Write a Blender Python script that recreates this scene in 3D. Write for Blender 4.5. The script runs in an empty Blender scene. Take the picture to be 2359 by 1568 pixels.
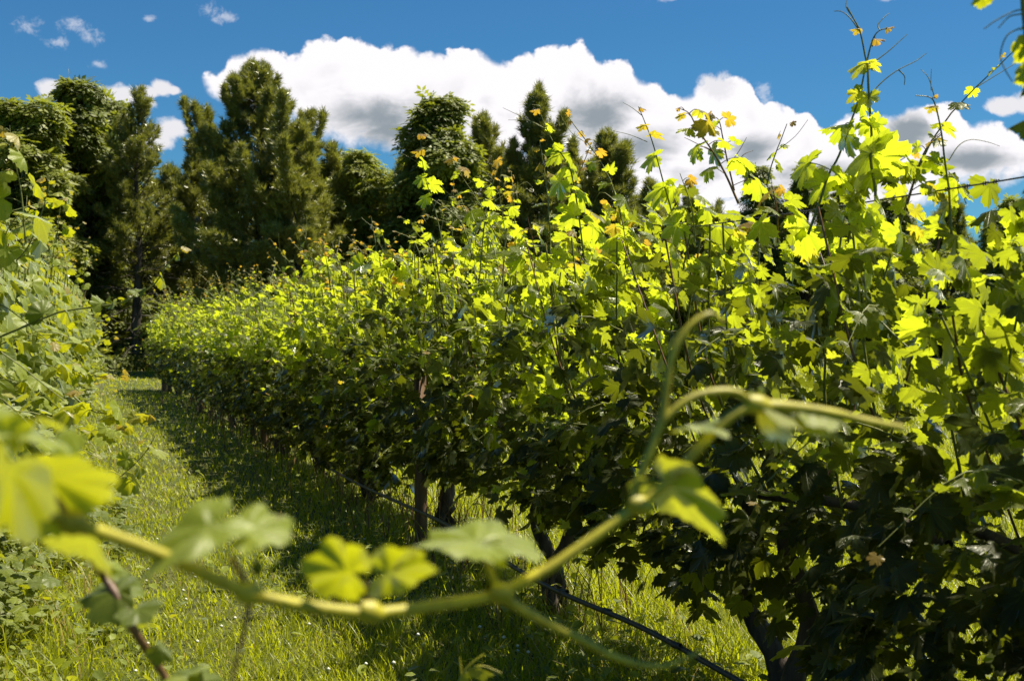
import bpy, math, random
import numpy as np
from mathutils import Vector, Matrix
rad = math.radians
random.seed(7); R = np.random.default_rng(11)
scn = bpy.context.scene
col = scn.collection

# ------------------------------------------------------------------ camera, sky, sun, exposure
EYE = 1.55; F = 2800.0; CX = 1179.0; HY = 745.0           # photograph read at 2358 x 1568
cd = bpy.data.cameras.new('camera'); cam = bpy.data.objects.new('camera', cd); col.objects.link(cam)
scn.camera = cam
cd.sensor_width = 23.6; cd.lens = F / 2358 * 23.6; cd.clip_end = 5000; cd.clip_start = .02
cam.location = (0, 0, EYE)
cam.rotation_euler = (rad(90) - math.atan((784 - HY) / F), 0, 0)
cd.dof.use_dof = True; cd.dof.focus_distance = 6.0; cd.dof.aperture_fstop = 3.9; cd.dof.aperture_blades = 7
SUN_AZ, SUN_EL = 74.0, 64.0                                # degrees right of the view, above the horizon
sl = bpy.data.lights.new('sun', 'SUN'); so = bpy.data.objects.new('sun', sl); col.objects.link(so)
sl.energy = 5.0; sl.angle = rad(.53); sl.color = (1, .93, .76)
sd = Vector((math.sin(rad(SUN_AZ)) * math.cos(rad(SUN_EL)), math.cos(rad(SUN_AZ)) * math.cos(rad(SUN_EL)), math.sin(rad(SUN_EL))))
so.rotation_euler = sd.to_track_quat('Z', 'Y').to_euler()
scn.view_settings.view_transform = 'Standard'; scn.view_settings.look = 'None'
scn.view_settings.exposure = 0.9; scn.view_settings.gamma = 1; scn.view_settings.use_curve_mapping = False
c = scn.cycles; c.max_bounces = 7; c.diffuse_bounces = 2; c.glossy_bounces = 2; c.transmission_bounces = 4
c.transparent_max_bounces = 6; c.use_denoising = True; c.caustics_reflective = False; c.caustics_refractive = False
c.sample_clamp_indirect = 4.0

def P(px, py, Y):                                          # a sight line of the photograph met at depth Y
    return Vector(((px - CX) / F * Y, Y, EYE + (HY - py) / F * Y))

class NT:                                                  # small node-tree helper
    def __init__(s, tree): s.t = tree; s.n = tree.nodes; s.l = tree.links; s.n.clear()
    def new(s, typ, **kw):
        n = s.n.new(typ)
        for k, v in kw.items():
            setattr(n, k, v)
        return n
    def put(s, sock, v):
        if hasattr(v, 'is_output') or isinstance(v, bpy.types.NodeSocket): s.l.new(v, sock)
        else: sock.default_value = v
    def m(s, op, a, b=0.0, c3=0.0, clamp=False):
        n = s.new('ShaderNodeMath', operation=op, use_clamp=clamp)
        s.put(n.inputs[0], a); s.put(n.inputs[1], b)
        if op in ('MULTIPLY_ADD', 'SMOOTH_MAX', 'SMOOTH_MIN'): s.put(n.inputs[2], c3)
        return n.outputs[0]
    def v(s, op, a, b=(0, 0, 0), out=0):
        n = s.new('ShaderNodeVectorMath', operation=op); s.put(n.inputs[0], a)
        if len(n.inputs) > 1: s.put(n.inputs[1], b)
        return n.outputs[out]
    def step(s, x, a, b):
        n = s.new('ShaderNodeMapRange', interpolation_type='SMOOTHSTEP')
        s.put(n.inputs[0], x); s.put(n.inputs[1], a); s.put(n.inputs[2], b)
        return n.outputs[0]
    def mix(s, f, a, b, typ='MIX'):
        n = s.new('ShaderNodeMix', data_type='RGBA', blend_type=typ)
        s.put(n.inputs[0], f); s.put(n.inputs[6], a); s.put(n.inputs[7], b)
        return n.outputs[2]
    def noise(s, vec, scale, detail=3, rough=.55, dist=0):
        n = s.new('ShaderNodeTexNoise'); s.put(n.inputs['Vector'], vec)
        n.inputs['Scale'].default_value = scale; n.inputs['Detail'].default_value = detail
        n.inputs['Roughness'].default_value = rough; n.inputs['Distortion'].default_value = dist
        return n.outputs['Fac']
    def voro(s, vec, scale):
        n = s.new('ShaderNodeTexVoronoi', feature='SMOOTH_F1'); s.put(n.inputs['Vector'], vec)
        n.inputs['Scale'].default_value = scale; n.inputs['Smoothness'].default_value = .35
        return n.outputs['Distance']

def angles(px, py):                                        # photograph position -> azimuth, elevation in degrees
    x = (px - CX) / F; z = (HY - py) / F
    return math.degrees(math.atan(x)), math.degrees(math.atan(z / math.sqrt(1 + x * x)))

w = bpy.data.worlds.new('World'); scn.world = w; w.use_nodes = True
t = NT(w.node_tree)
out = t.new('ShaderNodeOutputWorld'); bg = t.new('ShaderNodeBackground'); t.l.new(bg.outputs[0], out.inputs[0])
sky = t.new('ShaderNodeTexSky', sky_type='NISHITA', sun_disc=False)
sky.sun_elevation = rad(SUN_EL); sky.sun_rotation = rad(SUN_AZ); sky.air_density = 1.0; sky.dust_density = .2; sky.ozone_density = 2.2
SKYS = .050
skyc = t.mix(1.0, sky.outputs[0], (.30, .72, 1.0, 1), 'MULTIPLY')
tc = t.new('ShaderNodeTexCoord'); D = tc.outputs['Generated']
sep = t.new('ShaderNodeSeparateXYZ'); t.l.new(D, sep.inputs[0]); dx, dy, dz = sep.outputs
RD = 180 / math.pi
az = t.m('MULTIPLY', t.m('ARCTAN2', dx, dy), RD)
el = t.m('MULTIPLY', t.m('ARCSINE', dz), RD)
cmb = t.new('ShaderNodeCombineXYZ'); t.l.new(az, cmb.inputs[0]); t.l.new(el, cmb.inputs[1]); Q = cmb.outputs[0]
# domain-warped billows
wn = t.new('ShaderNodeTexNoise'); t.put(wn.inputs['Vector'], Q); wn.inputs['Scale'].default_value = .9; wn.inputs['Detail'].default_value = 4
Qw = t.v('ADD', Q, t.v('SCALE', t.v('SUBTRACT', wn.outputs['Color'], (.5, .5, .5)), (0, 0, 0)))
Qw.node.inputs[1].links[0].from_node.inputs['Scale'].default_value = .9
b1 = t.voro(Qw, .75); b2 = t.voro(Qw, 2.0); b3 = t.noise(Q, 4.0, 7, .68)
bump = t.m('ADD', t.m('MULTIPLY', t.m('SUBTRACT', .45, b1), .95), t.m('MULTIPLY', t.m('SUBTRACT', .45, b2), .45))
bump = t.m('ADD', bump, t.m('MULTIPLY', t.m('SUBTRACT', b3, .5), .55))
def curve(points):                                         # elevation as a function of azimuth, +-30 degrees
    n = t.new('ShaderNodeFloatCurve'); cu = n.mapping.curves[0]
    t.put(n.inputs['Value'], t.m('MULTIPLY_ADD', az, 1 / 60, .5))
    pts = sorted((a / 60 + .5, max(0, min(1, e / 40 + .5))) for a, e in points)
    cu.points[0].location = pts[0]; cu.points[1].location = pts[-1]
    for p in pts[1:-1]: cu.points.new(*p)
    n.mapping.extend = 'HORIZONTAL'; n.mapping.use_clip = False; n.mapping.update()
    return t.m('MULTIPLY', t.m('SUBTRACT', n.outputs[0], .5), 40)
TOP = [(430, 430), (455, 300), (463, 175), (480, 160), (512, 160), (520, 132), (570, 117), (600, 102), (640, 100), (685, 113), (700, 97), (760, 82), (830, 85), (885, 106),
       (960, 105), (1010, 120), (1080, 112), (1130, 124), (1172, 141), (1200, 125), (1250, 106), (1315, 104), (1335, 95), (1358, 104),
       (1390, 132), (1425, 124), (1445, 135), (1475, 184), (1525, 186), (1542, 205), (1590, 200), (1610, 182), (1660, 158), (1715, 168), (1738, 200), (1755, 238), (1810, 236),
       (1830, 262), (1860, 254), (1900, 284), (1940, 262), (2000, 252), (2080, 240), (2150, 226), (2195, 230), (2222, 262), (2270, 268), (2320, 292), (2380, 312), (2440, 300), (2560, 260), (2700, 330)]
BOT = [(380, 90), (455, 150), (470, 195), (520, 240), (620, 270), (720, 300), (800, 330), (900, 352), (960, 372), (1000, 600), (1700, 600), (2050, 560), (2120, 470), (2200, 420), (2300, 415), (2420, 425), (2500, 600), (2700, 600)]
top = curve([angles(*p) for p in TOP]); bot = curve([angles(*p) for p in BOT])
d_top = t.m('SUBTRACT', t.m('ADD', top, t.m('MULTIPLY', t.m('SUBTRACT', bump, .12), .62)), el)
soft = t.noise(Q, .55, 5, .6)
d_bot = t.m('ADD', t.m('SUBTRACT', el, bot), t.m('MULTIPLY', t.m('SUBTRACT', soft, .5), 3.0))
cl = t.m('MULTIPLY', t.step(d_top, -.03, t.m('MULTIPLY_ADD', t.step(soft, .42, .62), .35, .10)), t.step(d_bot, -.35, .6))
infront = t.step(t.m('ABSOLUTE', az), 80, 55)
cl = t.m('MULTIPLY', cl, infront)
# lower cloud breaks, where the sky shows through again
holes = t.step(t.noise(t.v('MULTIPLY', Q, (.5, 1.3, 1)), .75, 4, .55), .58, .68)
holes = t.m('MULTIPLY', holes, t.step(d_top, 3.2, 5.0))
cl = t.m('MULTIPLY', cl, t.m('SUBTRACT', 1, t.m('MULTIPLY', holes, .85)))
def blobs(lst):
    o = None
    for (px, py, rx, ry) in lst:
        a, e = angles(px, py)
        v1 = t.v('MULTIPLY', t.v('SUBTRACT', Q, (a, e, 0)), (F / RD / rx, F / RD / ry, 0))
        f = t.m('SUBTRACT', 1, t.v('LENGTH', v1, out=1))
        o = f if o is None else t.m('MAXIMUM', o, f)
    return o
small = blobs([(135, 212, 62, 32), (180, 215, 60, 28), (215, 225, 45, 20), (285, 225, 60, 34), (330, 240, 40, 20), (375, 205, 30, 26), (400, 210, 28, 13), (340, 215, 40, 20), (10, 260, 60, 28), (400, 300, 50, 34), (360, 320, 60, 40),
               (2310, 243, 60, 26), (2390, 235, 80, 34), (1650, 200, 60, 45)])
sm = t.step(t.m('ADD', t.m('ADD', small, t.m('MULTIPLY', bump, .42)), t.m('MULTIPLY', t.m('SUBTRACT', t.noise(Qw, 1.8, 7, .66), .5), .8)), .10, .52)
wis = blobs([(70, 62, 55, 26), (170, 62, 45, 28), (210, 90, 40, 24), (135, 102, 40, 18), (490, 28, 40, 26), (520, 45, 50, 20), (345, 47, 20, 12), (1540, 2, 60, 9), (230, 150, 30, 16), (2050, 0, 40, 9), (1755, 225, 40, 40)])
wn2 = t.noise(Qw, 1.6, 6, .68)
wisp = t.m('MULTIPLY', t.step(t.m('ADD', wis, t.m('MULTIPLY', t.m('SUBTRACT', wn2, .5), 2.6)), .25, 1.1), .42)
# fair-weather cumulus over the rest of the sky
rest = t.step(t.noise(t.v('MULTIPLY', D, (1, 1, 2.2)), 3.2, 6, .6), .62, .74)
rest = t.m('MULTIPLY', rest, t.m('SUBTRACT', 1, t.step(t.m('ABSOLUTE', az), 40, 26)))
mask = t.m('MAXIMUM', t.m('MAXIMUM', cl, sm), t.m('MAXIMUM', wisp, t.m('MULTIPLY', rest, .9)), clamp=True)
# grey, thicker bases
g1 = t.noise(t.v('ADD', t.v('MULTIPLY', Q, (.75, 1.25, 1)), (3.1, 4.7, 0)), .42, 5, .58, .4)
low = t.step(d_top, .9, 3.1)
grey = t.m('MULTIPLY', t.step(t.m('ADD', g1, t.m('MULTIPLY', t.m('SUBTRACT', b1, .4), -.2)), .42, .68), low)
gm = blobs([(830, 270, 190, 70), (900, 310, 120, 50), (1370, 270, 130, 85), (1480, 330, 130, 50), (1730, 345, 100, 50), (1950, 400, 200, 40), (2090, 310, 60, 60), (2230, 370, 170, 38)])
gmm = t.step(t.m('ADD', gm, t.m('MULTIPLY', t.m('SUBTRACT', g1, .5), 2.0)), -.05, 1.0)
grey = t.m('MAXIMUM', t.m('MULTIPLY', grey, .5), t.m('MULTIPLY', t.m('MULTIPLY', gmm, 1.0), t.step(t.m('ADD', t.noise(Qw, 1.3, 5, .6), t.m('MULTIPLY', gm, .6)), .3, .75)), clamp=True)
grey = t.m('MAXIMUM', grey, t.m('MULTIPLY', sm, .25))
ccol = t.mix(grey, (1.0, .97, 1.0, 1), (.30, .345, .385, 1))
bl = t.m('MULTIPLY', 1.0, 1.0)
skys = t.v('SCALE', skyc, (0, 0, 0)); skys.node.inputs['Scale'].default_value = SKYS
final = t.mix(mask, skys, t.mix(1.0, ccol, (.55, .55, .55, 1), 'MULTIPLY'))
t.l.new(final, bg.inputs[0]); bg.inputs[1].default_value = 1.0
w.cycles.sampling_method = 'MANUAL'; w.cycles.sample_map_resolution = 512

# ------------------------------------------------------------------ materials
def material(name):
    m = bpy.data.materials.new(name); m.use_nodes = True
    return m, NT(m.node_tree)
def leafy(name, dark, light, young, trans, t_young, gloss=.35, tw=.5, vein=False, under=None, rough=.45, tl=None):
    m, t = material(name)
    o = t.new('ShaderNodeOutputMaterial')
    at = t.new('ShaderNodeAttribute', attribute_name='tint'); oi = t.new('ShaderNodeObjectInfo')
    ti = t.m('ADD', at.outputs['Fac'], t.m('MULTIPLY', t.m('SUBTRACT', oi.outputs['Random'], .5), .5))
    g = t.step(ti, 0.0, 1.0); y = t.step(ti, 1.1, 1.9)
    base = t.mix(y, t.mix(g, dark, light), young)
    tr = t.mix(y, t.mix(g, trans, tl or tuple(min(1, a * 1.25) for a in trans[:3]) + (1,)), t_young)
    nor = None
    geo = t.new('ShaderNodeNewGeometry')
    pn = t.noise(geo.outputs['Position'], 38, 2, .5)
    base = t.mix(.55, base, t.mix(pn, (.5, .5, .5, 1), (1.6, 1.6, 1.5, 1)), 'MULTIPLY')
    if under: base = t.mix(geo.outputs['Backfacing'], base, under)
    if vein:
        lc = t.new('ShaderNodeAttribute', attribute_name='leafco')
        s = t.new('ShaderNodeSeparateXYZ'); t.l.new(lc.outputs['Vector'], s.inputs[0])
        th = t.m('ARCTAN2', s.outputs[0], t.m('SUBTRACT', s.outputs[1], .02))
        r = t.v('LENGTH', lc.outputs['Vector'], out=1)
        dv = t.m('MULTIPLY', t.m('ABSOLUTE', t.m('SINE', t.m('MULTIPLY', th, 3.75))), r)
        main = t.step(dv, .07, .02)
        sv = t.m('ABSOLUTE', t.m('SINE', t.m('ADD', t.m('MULTIPLY', r, 22), t.m('MULTIPLY', dv, -14))))
        side = t.m('MULTIPLY', t.step(sv, .22, .05), .5)
        vv = t.m('MAXIMUM', main, side)
        base = t.mix(t.m('MULTIPLY', vv, .28), base, (.22, .26, .08, 1))
        tr = t.mix(t.m('MULTIPLY', vv, .22), tr, (.16, .2, .01, 1))
        sp = t.m('MULTIPLY', t.step(t.noise(geo.outputs['Position'], 75, 3, .6), .66, .70), .7)
        base = t.mix(sp, base, (.10, .06, .02, 1)); tr = t.mix(sp, tr, (.16, .08, .01, 1))
        bp = t.new('ShaderNodeBump'); bp.inputs['Strength'].default_value = .5; bp.inputs['Distance'].default_value = .004
        t.put(bp.inputs['Height'], t.m('ADD', t.m('MULTIPLY', vv, -.6), pn)); nor = bp.outputs[0]
    d = t.new('ShaderNodeBsdfDiffuse'); t.put(d.inputs[0], base)
    tl = t.new('ShaderNodeBsdfTranslucent'); t.put(tl.inputs[0], tr)
    gl = t.new('ShaderNodeBsdfGlossy'); gl.inputs['Roughness'].default_value = rough; gl.inputs[0].default_value = (1, 1, .92, 1)
    if nor:
        for n in (d, gl): t.put(n.inputs['Normal'], nor)
    a = t.new('ShaderNodeAddShader')                        # reflected plus transmitted light
    mt = t.new('ShaderNodeMixShader'); mt.inputs[0].default_value = tw
    t.l.new(d.outputs[0], mt.inputs[1]); t.l.new(tl.outputs[0], mt.inputs[2])
    fr = t.new('ShaderNodeFresnel'); fr.inputs[0].default_value = 1.4
    mg = t.new('ShaderNodeMixShader'); t.put(mg.inputs[0], t.m('MULTIPLY', fr.outputs[0], gloss))
    t.l.new(mt.outputs[0], mg.inputs[1]); t.l.new(gl.outputs[0], mg.inputs[2])
    t.n.remove(a); t.l.new(mg.outputs[0], o.inputs[0])
    return m
def bark(name, a, b, scale=30, stretch=(1, 1, .15), bump=.6, rough=.85):
    m, t = material(name); o = t.new('ShaderNodeOutputMaterial'); p = t.new('ShaderNodeBsdfPrincipled')
    tc = t.new('ShaderNodeTexCoord'); v = t.v('MULTIPLY', tc.outputs['Object'], stretch)
    n = t.noise(v, scale, 5, .6); n2 = t.noise(v, scale * .2, 2)
    t.put(p.inputs['Base Color'], t.mix(t.step(t.m('ADD', n, t.m('MULTIPLY', n2, .4)), .5, .85), a, b)); p.inputs['Roughness'].default_value = rough
    bp = t.new('ShaderNodeBump'); bp.inputs['Strength'].default_value = bump; bp.inputs['Distance'].default_value = .01
    t.put(bp.inputs['Height'], n); t.put(p.inputs['Normal'], bp.outputs[0]); t.l.new(p.outputs[0], o.inputs[0])
    return m
M = {}
M['vine'] = leafy('vine_leaf', (.028, .035, .005, 1), (.085, .10, .012, 1), (.26, .17, .04, 1), (.14, .16, .004, 1), (.88, .52, .04, 1), gloss=.38, tw=.62, vein=True, under=(.06, .072, .02, 1), rough=.34, tl=(.86, .98, .03, 1))
M['pine'] = leafy('pine_needles', (.13, .145, .028, 1), (.30, .28, .05, 1), (.25, .18, .05, 1), (.40, .42, .04, 1), (.2, .2, .05, 1), gloss=.35, tw=.3, rough=.5)
M['broad'] = leafy('broad_leaves', (.10, .125, .02, 1), (.21, .23, .03, 1), (.2, .16, .04, 1), (.55, .6, .03, 1), (.2, .2, .05, 1), gloss=.5, tw=.4, rough=.45)
M['grass'] = leafy('grass_blades', (.12, .145, .004, 1), (.18, .20, .008, 1), (.32, .25, .08, 1), (.52, .56, .008, 1), (.5, .4, .10, 1), gloss=.06, tw=.5, rough=.45)
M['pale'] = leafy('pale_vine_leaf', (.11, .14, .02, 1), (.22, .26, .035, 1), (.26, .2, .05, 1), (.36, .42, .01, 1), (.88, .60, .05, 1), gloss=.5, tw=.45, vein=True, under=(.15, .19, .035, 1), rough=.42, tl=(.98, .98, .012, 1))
M['bark'] = bark('vine_bark', (.025, .018, .013, 1), (.09, .065, .045, 1), 28)
M['trunk'] = bark('tree_bark', (.03, .024, .018, 1), (.10, .08, .06, 1), 8)
M['wood'] = bark('post_wood', (.07, .04, .022, 1), (.17, .10, .055, 1), 40, (1, 1, .06), .4)
M['stem'] = bark('green_stem', (.10, .12, .02, 1), (.20, .20, .04, 1), 60, (1, 1, 1), .15, .5)
M['cane'] = bark('brown_green_cane', (.30, .26, .010, 1), (.48, .42, .02, 1), 45, (1, 1, 1), .15, .5)
M['redstem'] = bark('reddish_stem', (.10, .05, .025, 1), (.18, .09, .04, 1), 60, (1, 1, 1), .15, .5)
m, t = material('hose_plastic'); p = t.new('ShaderNodeBsdfPrincipled'); o = t.new('ShaderNodeOutputMaterial'); t.l.new(p.outputs[0], o.inputs[0])
tc = t.new('ShaderNodeTexCoord'); t.put(p.inputs['Base Color'], t.mix(t.noise(tc.outputs['Object'], 9, 4), (.012, .013, .014, 1), (.06, .06, .055, 1))); p.inputs['Roughness'].default_value = .42; M['hose'] = m
m, t = material('weathered_wire'); p = t.new('ShaderNodeBsdfPrincipled'); o = t.new('ShaderNodeOutputMaterial'); t.l.new(p.outputs[0], o.inputs[0])
tc = t.new('ShaderNodeTexCoord'); t.put(p.inputs['Base Color'], t.mix(t.noise(tc.outputs['Object'], 30, 3), (.06, .06, .06, 1), (.2, .18, .15, 1))); p.inputs['Roughness'].default_value = .5; p.inputs['Metallic'].default_value = .6; M['wire'] = m
m, t = material('earth_and_thatch'); p = t.new('ShaderNodeBsdfPrincipled'); o = t.new('ShaderNodeOutputMaterial'); t.l.new(p.outputs[0], o.inputs[0])
tc = t.new('ShaderNodeTexCoord'); a = t.noise(tc.outputs['Object'], .9, 6, .65); b = t.noise(tc.outputs['Object'], 26, 4, .7)
cc = t.mix(t.step(a, .38, .62), (.075, .105, .014, 1), (.115, .115, .025, 1)); cc = t.mix(t.step(b, .35, .7), cc, (.035, .04, .01, 1))
t.put(p.inputs['Base Color'], cc); p.inputs['Roughness'].default_value = .95
bp = t.new('ShaderNodeBump'); bp.inputs['Strength'].default_value = .9; bp.inputs['Distance'].default_value = .05; t.put(bp.inputs['Height'], b); t.put(p.inputs['Normal'], bp.outputs[0]); M['ground'] = m
m, t = material('clover_flower'); p = t.new('ShaderNodeBsdfPrincipled'); o = t.new('ShaderNodeOutputMaterial'); t.l.new(p.outputs[0], o.inputs[0])
tc = t.new('ShaderNodeTexCoord'); t.put(p.inputs['Base Color'], t.mix(t.noise(tc.outputs['Object'], 200, 2), (.55, .55, .42, 1), (.75, .72, .62, 1))); M['flower'] = m

# ------------------------------------------------------------------ mesh helpers
def mesh_np(name, V, Fc, mat, tint=None, lco=None, smooth=True):
    """V (n,3); Fc list of (m,k) integer arrays"""
    me = bpy.data.meshes.new(name); Fc = [np.asarray(f, np.int64) for f in Fc if len(f)]
    me.vertices.add(len(V)); me.vertices.foreach_set('co', np.asarray(V, np.float32).ravel())
    nl = sum(f.size for f in Fc); npoly = sum(len(f) for f in Fc)
    me.loops.add(nl); me.polygons.add(npoly)
    me.loops.foreach_set('vertex_index', np.concatenate([f.ravel() for f in Fc]).astype(np.int32))
    tot = np.concatenate([np.full(len(f), f.shape[1]) for f in Fc]); st = np.concatenate([[0], np.cumsum(tot)[:-1]])
    me.polygons.foreach_set('loop_start', st.astype(np.int32))
    me.polygons.foreach_set('use_smooth', np.full(npoly, smooth))
    if tint is not None:
        a = me.attributes.new('tint', 'FLOAT', 'POINT'); a.data.foreach_set('value', np.asarray(tint, np.float32))
    if lco is not None:
        a = me.attributes.new('leafco', 'FLOAT_VECTOR', 'POINT'); a.data.foreach_set('vector', np.asarray(lco, np.float32).ravel())
    me.update(calc_edges=True); me.materials.append(mat)
    return me
def tag(o, label=None, cat=None, group=None, kind=None):
    if label: o['label'] = label
    if cat: o['category'] = cat
    if group: o['group'] = group
    if kind: o['kind'] = kind
    return o
def link(name, me, parent=None, loc=None):
    o = bpy.data.objects.new(name, me); col.objects.link(o)
    if parent is not None: o.parent = parent
    if loc is not None: o.location = loc
    return o
def empty(name, loc): 
    o = bpy.data.objects.new(name, None); o.empty_display_size = .2; col.objects.link(o); o.location = loc; return o

class Tubes:                                               # collects tapered tubes into one mesh
    def __init__(s): s.V = []; s.F = []; s.n = 0
    def add(s, pts, r0, r1=None, k=5, wob=0, cap=True):
        pts = np.asarray([tuple(p) for p in pts], float); n = len(pts); r1 = r0 if r1 is None else r1
        rr = np.linspace(r0, r1, n) if np.isscalar(r1) else np.asarray(r1)
        T = np.gradient(pts, axis=0); T /= np.linalg.norm(T, axis=1)[:, None] + 1e-9
        up = np.array([0, 0, 1.]) if abs(T[0][2]) < .9 else np.array([1., 0, 0])
        a = np.cross(T, up); a /= np.linalg.norm(a, axis=1)[:, None] + 1e-9; b = np.cross(T, a)
        th = np.arange(k) / k * 2 * np.pi
        rw = rr[:, None] * (1 + wob * (R.random((n, k)) - .5))
        ring = pts[:, None] + rw[..., None] * (np.cos(th)[None, :, None] * a[:, None] + np.sin(th)[None, :, None] * b[:, None])
        V = ring.reshape(-1, 3); i = np.arange(n - 1)[:, None] * k; j = np.arange(k)[None]; j2 = (j + 1) % k
        q = np.stack([i + j, i + j2, i + k + j2, i + k + j], -1).reshape(-1, 4) + s.n
        s.V.append(V); s.F.append(q); s.n += len(V)
        return s
    def mesh(s, name, mat): return mesh_np(name, np.concatenate(s.V), [np.concatenate(s.F)], mat)
    def build(s, name, mat, parent=None, loc=None): return link(name, s.mesh(name, mat), parent, loc)

class Sep:                                                 # every tube its own object
    def __init__(s, name, mat, parent): s.a = (name, mat, parent)
    def add(s, *a): T = Tubes(); T.add(*a); T.build(*s.a)

def smooth_path(pts, n=24):                                # Catmull-Rom through the points
    p = np.asarray([tuple(q) for q in pts], float); p = np.vstack([2 * p[0] - p[1], p, 2 * p[-1] - p[-2]]); o = []
    m = len(p) - 3; per = max(2, n // m)
    for i in range(m):
        for u in np.arange(per) / per:
            a, b, c_, d = p[i:i + 4]
            o.append(.5 * ((2 * b) + (c_ - a) * u + (2 * a - 5 * b + 4 * c_ - d) * u * u + (3 * b - a - 3 * c_ + d) * u ** 3))
    o.append(p[-2]); return np.array(o)

# ------------------------------------------------------------------ grape leaf shapes
HALF = [(.00, 1.0), (.06, .88), (.13, .87), (.15, .76), (.23, .72), (.215, .60), (.20, .50), (.29, .53), (.35, .63), (.42, .62), (.52, .70), (.54, .57), (.66, .52), (.60, .41), (.68, .33), (.56, .27), (.47, .19),
        (.60, .15), (.64, .04), (.72, -.06), (.60, -.12), (.60, -.24), (.47, -.22), (.38, -.33), (.27, -.25), (.15, -.27), (.08, -.10), (.02, -.01)]
HALF_LO = [(.00, 1.0), (.13, .82), (.20, .50), (.38, .64), (.62, .58), (.60, .36), (.46, .19), (.66, .02), (.60, -.22), (.32, -.28), (.04, -.04)]
HALF_SOFT = [(.00, 1.0), (.07, .90), (.15, .88), (.20, .80), (.28, .77), (.30, .68), (.33, .64), (.40, .70), (.46, .68), (.55, .68), (.58, .60), (.68, .55), (.66, .46), (.73, .38), (.68, .30), (.64, .24),
        (.70, .17), (.70, .06), (.74, -.02), (.66, -.09), (.63, -.20), (.52, -.21), (.44, -.30), (.31, -.27), (.18, -.28), (.10, -.15), (.02, -.01)]
def outline(half): return np.array(half + [(-x, y) for x, y in reversed(half[1:])])
def leaf_shape(half, fold, cup, wave, rings=1, seed=0):
    r = np.random.default_rng(seed); o = outline(half); o = o * (1 + (r.random(len(o))[:, None] - .5) * .10)
    o[:, 0] *= .95 + .1 * r.random(); cen = np.array([0, .10]); V = [np.array([[0, .10]])]; n = len(o)
    for k in range(1, rings + 1): V.append(cen + (o - cen) * (k / rings) ** .9)
    V = np.vstack(V); x, y = V[:, 0], V[:, 1]; rr = np.hypot(x, y - .1); th = np.arctan2(x, y - .1)
    z = -fold * np.abs(x) - cup * rr ** 2 + wave * rr * (np.cos(th * 7.5 + r.random()) * .5 + np.sin(th * 2 + r.random() * 6))
    z += .06 * wave / .1 * np.exp(-((np.abs((th * 7.5 / (2 * np.pi)) % 1 - .5)) / .2) ** 2) * rr * .2
    Fc = [np.stack([np.zeros(n, int), 1 + (np.arange(n) + 1) % n, 1 + np.arange(n)], 1)]
    for k in range(1, rings):
        a = 1 + (k - 1) * n; b = a + n; i = np.arange(n); j = (i + 1) % n
        Fc.append(np.stack([a + i, a + j, b + j], 1)); Fc.append(np.stack([a + i, b + j, b + i], 1))
    return np.column_stack([x, y, z]), np.concatenate(Fc)
SHAPES = [leaf_shape(HALF, f, c_, wv, 1, i) for i, (f, c_, wv) in enumerate([(.22, .22, .10), (-.25, .35, .14), (.45, .05, .12), (.05, .50, .16), (.12, -.25, .16), (.65, .3, .10)])]
SHAPES_LO = [leaf_shape(HALF_LO, f, c_, wv, 1, i) for i, (f, c_, wv) in enumerate([(.22, .12, .07), (-.15, .25, .10), (.35, .05, .09), (.05, .35, .12)])]
def flat(v): v = v.copy(); v[:, 2] = 0; return v
SHAPES_SOFT = [leaf_shape(HALF_SOFT, f, c_, wv, 1, 50 + i) for i, (f, c_, wv) in enumerate([(.22, .12, .07), (-.15, .25, .10), (.35, .05, .09), (.05, .35, .12)])]
def leaf_mesh(shape, tint, mat='vine'): return mesh_np('leaf', shape[0], [shape[1]], M[mat], np.full(len(shape[0]), tint), flat(shape[0]))
LM = {(i, ti): leaf_mesh(s, ti) for i, s in enumerate(SHAPES) for ti in (-.1, .15, .6, .9, 1.5, 2.0)}
LML = {(i, ti): leaf_mesh(s, ti) for i, s in enumerate(SHAPES_LO) for ti in (-.1, .15, .6, .9, 1.5, 2.0)}

def unit(v): return v / (np.linalg.norm(v, axis=-1, keepdims=True) + 1e-9)
def frames(nrm, tip):                                      # (N,3,3) with columns side, tip, normal
    nrm = unit(nrm); tip = unit(tip - (tip * nrm).sum(-1, keepdims=True) * nrm); side = np.cross(tip, nrm)
    return np.stack([side, tip, nrm], -1)
def scatter(shapes, pos, Fm, size, tint, mat, name, idx=None):
    Vs, Fs, Ts, Ls = [], [], [], []; n0 = 0
    idx = R.integers(0, len(shapes), len(pos)) if idx is None else idx
    for k, (v, f) in enumerate(shapes):
        s = idx == k
        if not s.any(): continue
        W = np.einsum('nij,kj->nki', Fm[s], v) * size[s][:, None, None] + pos[s][:, None]
        m_ = s.sum(); Vs.append(W.reshape(-1, 3)); Fs.append((f[None] + (np.arange(m_) * len(v))[:, None, None]).reshape(-1, f.shape[1]) + n0)
        Ts.append(np.repeat(tint[s], len(v))); Ls.append(np.tile(flat(v), (m_, 1))); n0 += m_ * len(v)
    return mesh_np(name, np.concatenate(Vs), Fs, mat, np.concatenate(Ts), np.concatenate(Ls))

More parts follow.
